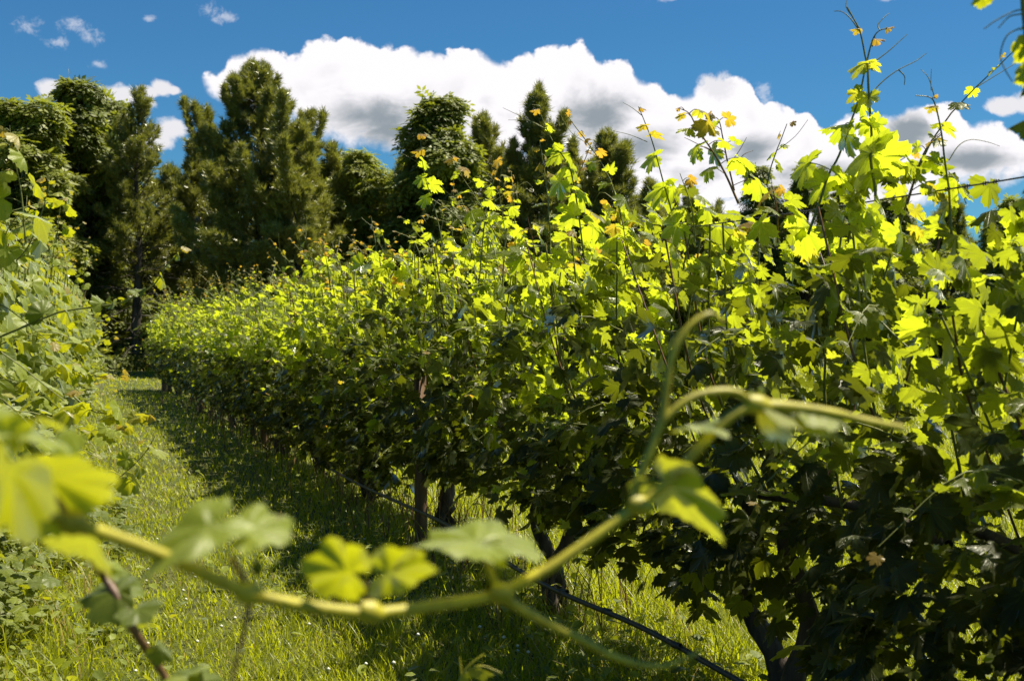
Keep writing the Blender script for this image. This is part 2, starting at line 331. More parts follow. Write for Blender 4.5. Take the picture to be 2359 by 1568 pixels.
# ------------------------------------------------------------------ ground and grass
def relief(x, y): return .03 * np.sin(x * .9 + y * .35) + .025 * np.sin(y * .7 - x * .4 + 1.3)
g = np.concatenate([-np.geomspace(900, 14, 16), np.linspace(-13, 13, 53), np.geomspace(14, 900, 16)])
gy = np.concatenate([[-300, -100, -30, -8], np.linspace(-2, 46, 97), np.geomspace(48, 1400, 16)])
GX, GY = np.meshgrid(g, gy); GZ = relief(GX, GY) * np.clip(1.5 - np.hypot(GX, GY) / 60, 0, 1)
nx, ny = len(g), len(gy); i = (np.arange(ny - 1)[:, None] * nx + np.arange(nx - 1)[None]).ravel()
tag(link('ground', mesh_np('ground', np.column_stack([GX.ravel(), GY.ravel(), GZ.ravel()]), [np.stack([i, i + 1, i + nx + 1, i + nx], 1)], M['ground'])), kind='structure')
def gz(x, y): return float(relief(x, y) * max(0, min(1, 1.5 - math.hypot(x, y) / 60)))

RX = lambda Y: 2.72 - .38 * Y                              # axis of the right-hand row
LX = lambda Y: -.995 - .31 * Y                             # axis of the left-hand row
blade = (np.array([[-.5, 0, 0], [.5, 0, 0], [-.36, .55, .10], [.36, .55, .10], [0, 1, .42]]), [np.array([[0, 1, 3], [0, 3, 2]]), np.array([[2, 3, 4]])])
def grass(name, X, Y, h, wd, tint, bend=1.0):
    n = len(X); az_ = R.random(n) * 2 * np.pi; lean = (R.random(n) ** 1.3) * .9 * bend
    d = np.stack([np.cos(az_), np.sin(az_), np.zeros(n)], -1); s = np.stack([-np.sin(az_), np.cos(az_), np.zeros(n)], -1)
    v = blade[0]; up = np.array([0, 0, 1.])
    c_, sn = np.cos(lean), np.sin(lean); U = up[None] * c_[:, None] + d * sn[:, None]; W = d * c_[:, None] - up[None] * sn[:, None]
    base = np.stack([X, Y, relief(X, Y) * np.clip(1.5 - np.hypot(X, Y) / 60, 0, 1) - .01], -1)
    V = base[:, None] + v[None, :, 0, None] * (wd[:, None] * s)[:, None] + v[None, :, 1, None] * (h[:, None] * U)[:, None] + v[None, :, 2, None] * (h[:, None] * W)[:, None]
    f = np.array([[0, 1, 3], [0, 3, 2], [2, 3, 4]])
    me = mesh_np(name, V.reshape(-1, 3), [(f[None] + (np.arange(n) * 5)[:, None, None]).reshape(-1, 3)], M['grass'], np.repeat(tint, 5))
    return tag(link(name, me), kind='stuff')
def wedge(n, y0, y1, lo, hi, p=0.0):
    Y = y0 * (y1 / y0) ** R.random(n); return (lo + (hi - lo) * R.random(n)) * Y, Y
# aisle and verge grass, thinning into wider blades with distance
X, Y = wedge(250000, 4.4, 42, -.56, .56)
clump = .5 + .5 * np.sin(X * 5.1 + 3 * np.sin(Y * 2.3)) * np.sin(Y * 4.3 + 2 * np.sin(X * 3.1))
inA = (X < RX(Y) - .3) & (X > LX(Y) + .3); beyond = X > RX(Y) + .25
h = .035 + .045 * R.random(len(X)) + .03 * clump; h = np.where(beyond, h * 1.7 + .05 + .08 * clump, h)
near = (Y < 6.6) & inA & (X > -1.2); h = np.where(near, h * 1.55, h)
tall = R.random(len(X)) < .02; h = np.where(tall, h * 1.7, h)
tint = R.random(len(X)) * .9 + .25 * clump; dry = R.random(len(X)) < .05; tint = np.where(dry, 2.0, tint)
tag(grass('grass', X, Y, h, (.0022 + .0005 * Y) * (.6 + .9 * R.random(len(X))), tint), 'bright green mown grass of the aisle between the vine rows', 'grass')
# coarser tussocks under the rows and out in the sun behind the right-hand row
X, Y = wedge(26000, 4.6, 24, -.5, .56)
k = (np.abs(X - RX(Y)) < .55) | (X > RX(Y)) | (np.abs(X - LX(Y)) < .8); X, Y = X[k], Y[k]; n = len(X)
tag(grass('long_grass', X, Y, .16 + .2 * R.random(n), (.0045 + .0004 * Y) * (.6 + .8 * R.random(n)), np.where(R.random(n) < .16, 1.9, R.random(n)), 1.5), 'long arching grass left uncut under the vine rows', 'long grass')
# dry weed stalks at the foot of the right-hand row
T = Tubes(); n = 380
for q in range(n):
    y_ = 6 + 16 * R.random() ** 1.2; x_ = RX(y_) + R.normal() * .28; hh = .25 + .35 * R.random(); a_ = R.random() * 6.28; l_ = .30 * R.random()
    T.add([(x_, y_, 0), (x_ + l_ * .4 * math.cos(a_), y_ + l_ * .4 * math.sin(a_), hh * .6), (x_ + l_ * math.cos(a_), y_ + l_ * math.sin(a_), hh)], .0028 + .00022 * y_, .0012, 3)
tag(T.build('dry_weeds', M['redstem']), 'reddish brown dry weed stalks around the vine trunks', 'weeds', kind='stuff')
# broad-leaved weeds and clover
oval = (np.array([[0, 0, 0], [.32, .35, .05], [0, .5, -.02], [-.32, .35, .05], [.25, .75, .02], [0, 1, -.12], [-.25, .75, .02]]), np.array([[0, 1, 2], [0, 2, 3], [1, 4, 2], [2, 4, 5], [2, 5, 6], [3, 2, 6]]))
n = 15000; X, Y = wedge(n, 4.6, 22, -.56, .5); d1 = np.abs(X - LX(Y)); d2 = np.abs(X - RX(Y))
k = (R.random(n) < np.exp(-(d1 / .9) ** 2) * .7 + .5 * np.exp(-(d2 / .8) ** 2) + .03); X, Y = X[k], Y[k]; n = len(X)
nr = np.stack([R.normal(size=n) * .45, R.normal(size=n) * .45, np.ones(n)], -1); tp = R.normal(size=(n, 3))
tag(link('ground_cover', scatter([oval], np.stack([X, Y, .04 + .16 * R.random(n) ** 1.5], -1), frames(nr, tp), .035 + .045 * R.random(n), R.random(n), M['pale'], 'ground_cover')), 'low broad-leaved weeds spreading under the vines', 'ground cover', kind='stuff')
n = 1700; Y = 5 + 7 * R.random(n) ** 1.4; X = LX(Y) + .2 + .75 * R.random(n) ** 1.5 - .5 * (R.random(n) < .3)
k = np.sin(X * 4.1 + 1) + np.sin(Y * 3.3) + np.sin(X * 9 + Y * 5) * .6 > -.2; X, Y = X[k], Y[k]; n = len(X)
tag(link('vine_suckers', scatter(SHAPES_SOFT, np.stack([X, Y, .06 + .34 * R.random(n) ** 1.6 * np.clip(1.4 - (X - LX(Y)), .2, 1)], -1), frames(np.stack([R.normal(size=n) * .4 + .3, R.normal(size=n) * .4, np.ones(n)], -1), R.normal(size=(n, 3))), .035 + .04 * R.random(n), R.random(n) * .8, M['pale'], 'vine_suckers')), 'pale young vine leaves and weeds crowding the ground beside the left row', 'vine suckers', kind='stuff')
ico = (np.array([[0, 0, 1], [.9, 0, .3], [.28, .85, .3], [-.72, .53, .3], [-.72, -.53, .3], [.28, -.85, .3], [0, 0, -.6]]), np.array([[0, 1, 2], [0, 2, 3], [0, 3, 4], [0, 4, 5], [0, 5, 1], [6, 2, 1], [6, 3, 2], [6, 4, 3], [6, 5, 4], [6, 1, 5]]))
n = 60; X, Y = wedge(n, 5.0, 9, -.32, .12); k = (X < RX(Y) - .5); X, Y = X[k], Y[k]; n = len(X)
tag(link('clover_flowers', scatter([ico], np.stack([X, Y, .09 + .05 * R.random(n)], -1), frames(np.tile([0, 0, 1.], (n, 1)), R.normal(size=(n, 3))), np.full(n, .011), R.random(n), M['flower'], 'clover_flowers')), 'tiny white clover heads dotted over the aisle grass', 'clover', kind='stuff')

# ------------------------------------------------------------------ trees behind the vineyard
def tuft_shape(n, seed, ln=1.0, w_=.10, spread=.75):
    r = np.random.default_rng(seed); V = []; Fc = []
    for k in range(n):
        a = k / n * 2 * np.pi + r.random() * .6; s = spread * (.35 + .65 * r.random()); L = ln * (.7 + .3 * r.random())
        d = np.array([math.cos(a) * s, 1, math.sin(a) * s]); d /= np.linalg.norm(d); sd_ = np.cross(d, r.normal(size=3)); sd_ /= np.linalg.norm(sd_)
        b = np.array([0, .35 * r.random(), 0]); i0 = len(V); V += [b - sd_ * w_ * .5, b + sd_ * w_ * .5, b + d * L]; Fc.append((i0, i0 + 1, i0 + 2))
    return np.array(V), np.array(Fc)
TUFTS = [tuft_shape(8, i) for i in range(4)]
def frond(seed, n=4):
    r = np.random.default_rng(seed); V = []; Fc = []
    for k in range(2 * n + 1):
        y = (k // 2 + .6) / n * .8; sgn = 1 if k % 2 else -1; a = sgn * (1.15 if k < 2 * n else 0) + r.normal() * .15
        if k == 2 * n: y = .82
        d = np.array([math.sin(a), math.cos(a), -.15 - .25 * r.random()]) * (.36 + .1 * r.random()); s = np.array([math.cos(a), -math.sin(a), r.normal() * .25]) * .09
        b = np.array([0, y, -.35 * y * y]); i0 = len(V); V += [b, b + d * .5 + s, b + d, b + d * .5 - s]; Fc += [(i0, i0 + 1, i0 + 2), (i0, i0 + 2, i0 + 3)]
    return np.array(V), np.array(Fc)
FRONDS = [frond(i) for i in range(4)]
def limb_curve(p0, a, up0, up1, L, n=6):
    u = np.linspace(0, 1, n); ang = up0 + (up1 - up0) * u; st = L / (n - 1)
    x = np.concatenate([[0], np.cumsum(np.cos(ang[:-1]) * st)]); z = np.concatenate([[0], np.cumsum(np.sin(ang[:-1]) * st)])
    return np.stack([p0[0] + x * math.cos(a), p0[1] + x * math.sin(a), p0[2] + z], -1)
def pine(px, py, Y, half_w, label, n_t=8000, base=.12, tint=(.0, .9), leaders=3, seed=0, power=.54, size=.24, dead=0, name='pine_tree', lean=0, openness=.12):
    r = np.random.default_rng(seed); topz = P(px, py, Y).z; x0 = (px - CX) / F * Y; H = topz; W = half_w / F * Y
    root = tag(empty(name, (x0, Y, 0)), label, 'tree')
    Tk = Tubes(); path = np.array([[lean * (z / H) ** 2 * 1.0 + .06 * math.sin(z * 1.3 + seed), .05 * math.cos(z), z] for z in np.linspace(-.1, H * .97, 12)])
    Tk.add(path, .045 * H ** .5 * 1.1 + .05, .015, 8, .2); Tk.build('trunk', M['trunk'], root)
    Lb = Tubes(); pos, dr, ts = [], [], []; nl = int(48 + H * 5)
    tips = []; n_t = int(n_t * 1.25)
    for k in range(nl):
        f = base + (1 - base) * (k + .5) / nl; z = f * H; g_ = (f - base) / (1 - base)
        prof = min(1.0, (g_ + .25) / .42) * (1 - g_) ** power + .05
        L = W * prof * (.72 + .5 * r.random()) * 1.12; a = k * 2.399 + r.normal() * .4; up0 = .05 + .75 * g_ + r.normal() * .12; up1 = up0 + .45 + .3 * r.random()
        p0 = np.array([np.interp(z, path[:, 2], path[:, 0]), 0, z]); c_ = limb_curve(p0, a, up0, up1, L, 7)
        Lb.add(c_, .012 + .018 * (1 - g_) * L ** .5, .006, 4); tips.append((c_, L, g_))
    for k in range(leaders):                                # upright side leaders that break the outline
        a = r.random() * 6.28; f = .52 + .34 * r.random(); p0 = np.array([0, 0, f * H]); c_ = limb_curve(p0, a, .5, 1.5, H * (1 - f) * (.75 + .25 * r.random()), 7)
        Lb.add(c_, .03, .008, 4); tips += [(c_, 1.4, .85)] * 3
    tips += [(path[-5:] if len(path[-5:]) == 5 else path, 1.2, .95)] * 3
    wts = np.array([max(.25, L) ** 1.15 for _, L, _ in tips]); wts /= wts.sum(); cnt = np.round(wts * n_t).astype(int)
    for (c_, L, g_), m_ in zip(tips, cnt):
        if m_ < 1: continue
        u = 1 - r.random(m_) ** 1.35 * .80; i = u * (len(c_) - 1); i0 = np.minimum(i.astype(int), len(c_) - 2); fr = (i - i0)[:, None]
        p = c_[i0] * (1 - fr) + c_[i0 + 1] * fr; T = unit(c_[i0 + 1] - c_[i0])
        side = unit(np.cross(T, [0, 0, 1.])); tw = int(max(3, L * 5)); br = r.integers(0, tw, m_); lat = (((br * .618) % 1) * 2 - 1) * (1.12 - u) * L * .55 + r.normal(size=m_) * .05
        ext = r.random(m_)
        p = p + side * (lat * ext)[:, None] + T * (np.abs(lat) * ext * .6)[:, None]; p[:, 2] += r.normal(size=m_) * .055 + .10 * np.abs(lat) * ext
        dd = T * .9 + side * np.sign(lat)[:, None] * .45 * ext[:, None] + np.array([0, 0, .55]) + r.normal(size=(m_, 3)) * .28
        pos.append(p); dr.append(dd); ts.append(np.full(m_, tint[0]) + (tint[1] - tint[0]) * (.35 * r.random(m_) + .65 * r.random()))
    for k in range(dead):                                   # bare dead branches under the crown
        Db = Tubes()
        z = .8 + (base * H - .2) * r.random(); a = r.random() * 6.28; c_ = limb_curve(np.array([0, 0, z]), a, .1 + .2 * r.normal(), -.1 + .3 * r.normal(), .8 + 1.4 * r.random(), 6)
        Db.add(c_, .022, .005, 4)
        for q in range(3): Db.add(limb_curve(c_[2 + q], a + r.normal() * .7, .3 * r.normal(), .3 * r.normal(), .35 + .5 * r.random(), 4), .009, .003, 3)
        Db.build('dead_branch', M['trunk'], root)
    pos, dr, ts = np.concatenate(pos), np.concatenate(dr), np.concatenate(ts)
    if openness:
        keep = (np.sin(pos[:, 0] * 2.2 + seed) + np.sin(pos[:, 2] * 2.9) + np.sin(pos[:, 1] * 2.4)) / 3 > -1 + openness; pos, dr, ts = pos[keep], dr[keep], ts[keep]
    n = len(pos); tag(Lb.build('branches', M['trunk'], root), kind='stuff')
    tag(link('crown', scatter(TUFTS, pos, frames(r.normal(size=(n, 3)), dr), size * (.7 + .6 * r.random(n)), ts, M['pine'], 'crown'), root), kind='stuff')
    return root
def broad(px, py, Y, half_w, label, n_f=4200, z0=.22, seed=0, tint=(.1, .9), size=.50, lumps=30, name='walnut_tree', up=.0, shape=1.0):
    r = np.random.default_rng(seed + 500); topz = P(px, py, Y).z; x0 = (px - CX) / F * Y; H = topz; W = half_w / F * Y
    root = tag(empty(name, (x0, Y, 0)), label, 'bush' if 'bush' in name else 'tree')
    Tk = Tubes(); path = np.array([[.08 * math.sin(z * .9 + seed), .06 * math.cos(z), z] for z in np.linspace(-.1, H * .75, 9)])
    Tk.add(path, .03 + .018 * H, .03, 8, .2); Tk.build('trunk', M['trunk'], root); Lb = Tubes(); pos = []; nrm = []; tp = []; ts = []
    for k in range(lumps):
        f = ((k + .5) / lumps); z = H * (z0 + (1 - z0) * f); g_ = f; prof = (math.sin(math.pi * min(1, (g_ * .80 + .20))) ** .6) * shape * 1.1
        a = k * 2.399 + r.normal() * .5; rr = W * prof * (.30 + .85 * r.random()); lr = (.11 * W + .26 * W * r.random() ** 1.5 + .2) * (1 - .3 * g_)
        c0 = np.array([rr * math.cos(a), rr * math.sin(a), z - lr * .6]); 
        if k >= lumps - 2: c0 = np.array([r.normal() * .15 * W, 0, H - lr * .75])
        b0 = np.array([0, 0, max(.3, (z - H * .18) * .85)]); Lb.add(smooth_path([b0, b0 * .4 + c0 * .6 + [0, 0, -.1], c0], 6), .02 + .005 * H, .008, 4)
        m_ = max(5, int(n_f / lumps * (.6 + .8 * r.random())))
        d = unit(r.normal(size=(m_, 3)) + [0, 0, .35]); rad_ = lr * (.45 + .62 * r.random(m_) ** .6)
        pos.append(c0 + d * rad_[:, None] * [1, 1, .85]); nrm.append(d * .5 + [0, 0, .9] + r.normal(size=(m_, 3)) * .35); tp.append(d + [0, 0, -.1 + up] + r.normal(size=(m_, 3)) * .5)
        ts.append(tint[0] + (tint[1] - tint[0]) * (.5 * r.random(m_) + .5 * r.random()))
    pos, nrm, tp, ts = map(np.concatenate, (pos, nrm, tp, ts)); k = pos[:, 2] > .05; pos, nrm, tp, ts = pos[k], nrm[k], tp[k], ts[k]; n = len(pos)
    tag(Lb.build('branches', M['trunk'], root), kind='stuff')
    tag(link('crown', scatter(FRONDS, pos, frames(nrm, tp), size * (.7 + .6 * r.random(n)), ts, M['broad'], 'crown'), root), kind='stuff')
    return root

broad(45, 238, 39, 120, 'broad round-topped walnut tree at the left edge of the picture', 5000, seed=1, z0=.3)
broad(180, 193, 41, 88, 'tall dark walnut tree left of the thin pine with the bare trunk', 5200, seed=2, z0=.3)
pine(318, 222, 40, 96, 'thin pine with a bare dark trunk standing at the end of the grass aisle', 4600, base=.34, dead=34, seed=3, leaders=1, size=.22, openness=.5, tint=(.0, .7))
broad(270, 236, 44, 60, 'pale-leaved tree mostly hidden behind the thin pine at the aisle end', 2400, seed=4, z0=.5)
pine(600, 168, 38, 200, 'tallest and widest pine with many upright tips, right of the grass aisle', 21000, base=.14, seed=5, leaders=12, power=.62, size=.23, tint=(.0, .75))
pine(690, 300, 36.5, 120, 'yellow-green lower pine in front of the right side of the tallest pine', 9500, base=.08, seed=6, leaders=4, size=.24, tint=(.5, 1.1), power=.6)
pine(455, 330, 42, 90, 'pine squeezed between the thin pine and the tallest pine', 6000, base=.15, seed=7, leaders=2, tint=(.0, .6))
pine(770, 345, 41, 80, 'narrow pine between the tallest pine and the rounded light tree', 5500, base=.1, seed=8, leaders=3, tint=(.2, .9))
broad(845, 350, 40, 112, 'rounded light green tree low between two groups of pines', 5600, seed=9, z0=.08, name='ash_tree', tint=(.4, 1.1), size=.34, lumps=44)
pine(925, 375, 43, 45, 'small dark pine tip left of the tall drooping walnut', 3000, base=.1, seed=10, leaders=1)
broad(1003, 228, 39, 100, 'tall walnut with drooping sprays in the middle of the tree line', 6500, seed=11, z0=.15, tint=(.2, .95), lumps=44)
pine(1112, 278, 41, 102, 'pine right beside the drooping middle walnut', 6500, base=.1, seed=12, leaders=4, tint=(.2, .9))
pine(1240, 218, 40, 98, 'dark pine with its lopsided tip above the middle of the vine row', 7500, base=.1, seed=13, leaders=3, size=.27, power=.55, tint=(0, .5))
pine(1322, 330, 43, 60, 'slim pine half hidden behind the lopsided dark pine', 3500, base=.1, seed=20, leaders=2, tint=(0, .6))
pine(1400, 318, 42, 108, 'last full pine on the right of the tree line, airy at the top', 7500, base=.1, seed=14, leaders=3, size=.26, tint=(.1, .8))
pine(1500, 425, 45, 70, 'low pine beyond the last full pine', 3800, base=.1, seed=15, leaders=2, tint=(.1, .8))
pine(1590, 440, 52, 60, 'short far pine behind the upright shoots of the vines', 3000, base=.1, seed=16, leaders=2, tint=(.1, .8))
for q, (px, py, hw, lb) in enumerate([(90, 330, 130, 'far pine filling the gap behind the walnut trees at the left'), (395, 400, 95, 'far pine seen between the thin pine and the tallest pine'), (500, 420, 110, 'far pine behind the left flank of the tallest pine'), (740, 400, 110, 'far pine behind the narrow pine'),
        (905, 420, 100, 'far pine behind the small dark pine tip'), (1060, 380, 100, 'far pine behind the middle walnut'), (1180, 380, 100, 'far pine just left of the lopsided dark pine'), (1300, 430, 110, 'far pine between the lopsided pine and the airy one'), (1470, 470, 110, 'far pine behind the low pine'), (1640, 500, 110, 'far pine left of the round dark trees'), (290, 520, 120, 'far dark pine closing the view behind the bare trunk'), (800, 372, 105, 'far pine rising behind the rounded light tree'), (930, 392, 90, 'far pine left of the middle walnut'), (1360, 400, 90, 'far pine behind the airy pine'), (215, 300, 110, 'far pine behind the gap left of the thin pine')]):
    pine(px, py, 48, hw, lb, 4500, base=.05, seed=80 + q, leaders=3, size=.36, tint=(0, .6), power=.6)
broad(1752, 388, 55, 62, 'round dark far tree, the left one of a pair', 4200, seed=17, z0=.1, name='oak_tree', tint=(0, .5), size=.38)
broad(1852, 386, 55, 66, 'round dark far tree, the right one of a pair', 4600, seed=18, z0=.1, name='oak_tree', tint=(0, .5), size=.38)
broad(1950, 440, 60, 70, 'low far tree right of the pair of round dark trees', 3200, seed=19, z0=.05, name='oak_tree', tint=(.1, .6))
broad(2060, 452, 62, 75, 'far tree with a flat crown behind the tallest vine shoots', 3200, seed=21, z0=.05, name='oak_tree', tint=(.1, .6))
pine(2190, 472, 60, 75, 'far pine below the trellis wire near the right edge', 3600, base=.05, seed=22, leaders=3, tint=(.0, .6), size=.36)
broad(2330, 462, 55, 90, 'green tree at the right edge beyond the vine row', 4600, seed=23, z0=.03, name='oak_tree', tint=(.3, 1.0))
broad(2480, 450, 57, 90, 'green tree just past the right edge of the view', 2500, seed=24, z0=.05, name='oak_tree')
broad(-90, 260, 40, 110, 'walnut tree just past the left edge of the view', 2500, seed=25, z0=.2)
# dark shrubs filling the foot of the wood
sh = [(255, 640, 44), (215, 760, 40), (345, 700, 46), (395, 715, 41), (440, 660, 43), (500, 600, 44), (580, 640, 42), (680, 590, 44), (790, 560, 43), (900, 560, 43), (1000, 560, 44), (1100, 580, 43), (1210, 590, 43), (1330, 560, 45), (1450, 560, 46),
      (1560, 600, 50), (1680, 560, 54), (1800, 570, 55), (1920, 600, 58), (2060, 590, 58), (2200, 580, 57), (2340, 600, 54), (100, 640, 42), (20, 600, 42)]
where = ['behind the thin pine', 'at the left foot of the aisle end', 'right of the bare dark trunk', 'where the far end of the vine row meets the wood', 'under the left side of the tallest pine', 'deep under the tallest pine', 'at the foot of the tallest pine',
         'under the yellow-green pine', 'left of the rounded light tree', 'right of the rounded light tree', 'under the middle walnut', 'between the walnut and the dark pine', 'under the lopsided dark pine', 'left of the last full pine', 'under the last full pine', 'beyond the low pine',
         'left of the pair of round trees', 'under the pair of round trees', 'right of the pair of round trees', 'below the tallest vine shoots', 'below the far pine', 'at the right edge of the wood', 'behind the left-hand vines', 'at the left edge of the wood']
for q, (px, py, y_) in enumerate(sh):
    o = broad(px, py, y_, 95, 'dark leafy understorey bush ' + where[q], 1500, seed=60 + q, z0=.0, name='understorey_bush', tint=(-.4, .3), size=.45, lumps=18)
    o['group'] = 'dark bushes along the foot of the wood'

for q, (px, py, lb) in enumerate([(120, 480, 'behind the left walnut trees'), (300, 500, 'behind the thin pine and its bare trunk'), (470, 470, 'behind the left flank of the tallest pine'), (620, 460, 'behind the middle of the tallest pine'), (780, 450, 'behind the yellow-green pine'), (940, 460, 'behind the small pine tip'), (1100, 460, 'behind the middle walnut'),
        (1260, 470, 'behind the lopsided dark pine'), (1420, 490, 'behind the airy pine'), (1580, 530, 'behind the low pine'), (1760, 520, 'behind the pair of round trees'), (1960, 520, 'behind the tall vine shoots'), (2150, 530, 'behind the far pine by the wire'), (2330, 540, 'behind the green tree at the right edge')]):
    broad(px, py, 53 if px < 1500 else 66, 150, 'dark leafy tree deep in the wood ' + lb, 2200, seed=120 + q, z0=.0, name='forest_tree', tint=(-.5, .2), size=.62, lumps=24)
# ------------------------------------------------------------------ grapevines
TINTS = np.array([-.1, .15, .6, .9, 1.5, 2.0])
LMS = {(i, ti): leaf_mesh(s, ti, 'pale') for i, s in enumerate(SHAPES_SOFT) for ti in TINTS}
def vine_profile(z): return np.interp(z, [.35, .6, .9, 1.4, 1.8, 2.05, 2.3], [.12, .30, .42, .44, .34, .20, .08])
def grapevine(x0, y0, slope, camside, label, group, n=1000, topz=2.0, lo=False, seed=0, parts=300, lowz=.42, ragged=8, soft=False, rng_s=1.08):
    r = np.random.default_rng(1000 + seed); root = tag(empty('grapevine', (x0, y0, 0)), label, 'grapevine', group)
    L = math.hypot(1, slope); al = np.array([slope / L, 1 / L, 0]); nr = np.array([1 / L, -slope / L, 0])   # along, across (right)
    # trunk pair and cordon
    T = Tubes(); 
    for s in (-1, 1):
        ofs = .06 + .05 * r.random(); pts = [(nr * .03 * s + al * s * ofs * .5 + [0, 0, -.05])]
        for z in (.2, .45, .7, .88): pts.append(al * s * ofs * (1 + z) + nr * .05 * r.normal() + al * .04 * r.normal() + [0, 0, z])
        T.add(smooth_path(pts, 14), (.045 if y0 < 9 else .032) + .012 * r.random(), .026, 9, .7)
    T.build('trunk', M['bark'], root)
    T = Tubes(); T.add(smooth_path([al * u + nr * .03 * r.normal() + [0, 0, .9 + .03 * r.normal()] for u in (-1, -.5, 0, .5, 1)], 14), .02, .02, 6, .4); T.build('cordon', M['bark'], root)
    # leaf cloud
    s = (r.random(n) * 2 - 1) * rng_s; f1, f2, f3 = r.random(3) * 6.28
    tp_ = topz + .13 * np.sin(s * 4.2 + f1) + .09 * np.sin(s * 9 + f2)
    z = lowz + .06 * np.sin(s * 5 + f3) + (tp_ - lowz) * r.random(n) ** .88
    z = np.where(r.random(n) < .10, z * .9, z); q = r.random(n); sunny = np.clip((z - .95) / .5, 0, 1); sg = np.where(r.random(n) < .58 - .28 * sunny * (camside < 0), camside, -camside)
    wd = np.maximum(vine_profile(z - (topz - 2.0) * .8), .34 * (lowz < .2)) * (1 + .22 * np.sin(s * 7 + z * 6 + f1)); tt = sg * wd * (1 - .8 * q ** 1.8)
    pos = al * s[:, None] + nr * tt[:, None] + np.array([0, 0, 1.]) * z[:, None]
    topness = np.clip((z - 1.5) / .5, 0, 1)
    nrm = nr * (sg * (.25 + .75 * r.random(n)))[:, None] + np.array([0, 0, 1.]) * (.35 + .5 * r.random(n) + .35 * topness)[:, None] + r.normal(size=(n, 3)) * .42
    nrm = nrm + np.array(sd) * (.3 * topness + .2)[:, None] + nr * (sunny * (1.0 + .6 * r.random(n)) * (r.random(n) < .85))[:, None]
    tip = np.array([0, 0, -1.]) * (.75) + nr * (sg * .45)[:, None] + r.normal(size=(n, 3)) * .5
    size = (.048 + .062 * r.random(n) ** 1.2) * (1.12 if soft else 1) * (1 - .12 * topness); tint = np.where(r.random(n) < np.clip((z - .7) / .8, .15, .92), .6, np.where(r.random(n) < .5, -.1, .15)); tint = np.where((topness > .5) & (r.random(n) < .5), .9, tint); tint = np.where((topness > .6) & (r.random(n) < .12), 1.5, tint)  # low leaves darker: mature foliage, plus hedge shade put into the tint
    lump = np.sin(s * 6.3 + f1) * np.sin(z * 5.2 + f2) + .6 * np.sin(s * 11 + z * 4 + f3) * np.sin(z * 9 + tt * 7 + f1)
    keep = (lump > (-.28 if y0 < 9 else -.6)) | (z < 1.0) | (r.random(n) < .22); pos, nrm, tip, size, tint, tt = (a_[keep] for a_ in (pos, nrm, tip, size, tint, tt))
    tint = np.where((tt * camside > .12) & (pos[:, 2] < topz - (.25 if y0 < 9 else .6)) & (r.random(len(tt)) < .6), -.1, tint)  # aisle-side leaves below the top darkened, the hedge's shade painted into their tint
    if y0 > 12 and not soft: tint = np.where((pos[:, 2] > 1.15) & (r.random(len(tint)) < .7) & (tint < 1), .9, tint)  # far vines: sunlit look of the upper leaves put into the tint
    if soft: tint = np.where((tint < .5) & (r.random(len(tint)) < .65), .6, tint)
    P_, N_, T_, S_, I_ = [pos], [nrm], [tip], [size], [tint]
    St = Sep('shoot', M['stem'], root); Te = Sep('tendril', M['stem'], root)
    Rs = Sep('shoot', M['redstem'], root)
    for k in range(14):                                     # canes rising through the foliage
        u = -1 + 2 * (k + r.random()) / 14; l = camside * (.1 + .3 * r.random()) if r.random() < .75 else -camside * .3
        (St if k % 2 else Rs).add(smooth_path([al * u + [0, 0, .9], al * (u + .05 * r.normal()) + nr * l * .7 + [0, 0, 1.35], al * (u + .16 * r.normal()) + nr * l + [0, 0, topz - .05]], 8), .0055, .0035, 4)
    for k in range(ragged):                                 # free shoots standing above the row
        u = -1 + 2 * r.random(); h_ = .15 + .42 * r.random() ** 1.5; a0 = al * u + nr * .15 * r.normal() + [0, 0, topz - .25]
        lean = al * .25 * r.normal() + nr * (.18 * r.normal() - .04); c_ = smooth_path([a0, a0 + lean * .35 + [0, 0, .25 + h_ * .4], a0 + lean + [0, 0, .25 + h_]], 8); St.add(c_, .0035 + .0001 * y0, .0012 + .0001 * y0, 4)
        m_ = int(5 + h_ * 12); uu = np.linspace(.25, 1, m_); p = np.stack([np.interp(uu * (len(c_) - 1), np.arange(len(c_)), c_[:, j]) for j in range(3)], -1)
        a = np.arange(m_) * np.pi + r.random() * 6 + r.normal(size=m_) * .5; d = np.stack([np.cos(a), np.sin(a), .1 + 0 * a], -1); sz = (.085 - .062 * uu) * (.8 + .4 * r.random(m_))
        P_.append(p + d * (sz * .6)[:, None]); N_.append(d * .5 + [0, 0, .8] + r.normal(size=(m_, 3)) * .4); T_.append(d + [0, 0, -.35] + r.normal(size=(m_, 3)) * .2); S_.append(sz)
        I_.append(np.where(uu > .9, 2.0, np.where(uu > .68, 1.5, .6)))
        for q_ in range(2):
            b = c_[3 + q_ * 3]; d_ = al * r.normal() + nr * r.normal(); d_ = unit(d_) * .14; Te.add(smooth_path([b, b + d_ * .6 + [0, 0, .05], b + d_ + [0, 0, .02 + .08 * r.normal()]], 6), .0014 + .00008 * y0, .0008 + .00005 * y0, 3)
    for k in range(7):                                      # drooping side shoots on the aisle side
        u = -1 + 2 * r.random(); zz = .7 + .9 * r.random(); a0 = al * u + nr * camside * .32 + [0, 0, zz]; reach = .22 + .25 * r.random(); dd_ = nr * camside * reach + al * .2 * r.normal()
        c_ = smooth_path([a0, a0 + dd_ * .5 + [0, 0, .06], a0 + dd_ + [0, 0, -.12 * r.random()]], 8); St.add(c_, .003, .0014, 4); m_ = 6; uu = np.linspace(.2, 1, m_)
        p = np.stack([np.interp(uu * (len(c_) - 1), np.arange(len(c_)), c_[:, j]) for j in range(3)], -1); d = unit(r.normal(size=(m_, 3)) + [0, 0, .2]); sz = (.08 - .05 * uu)
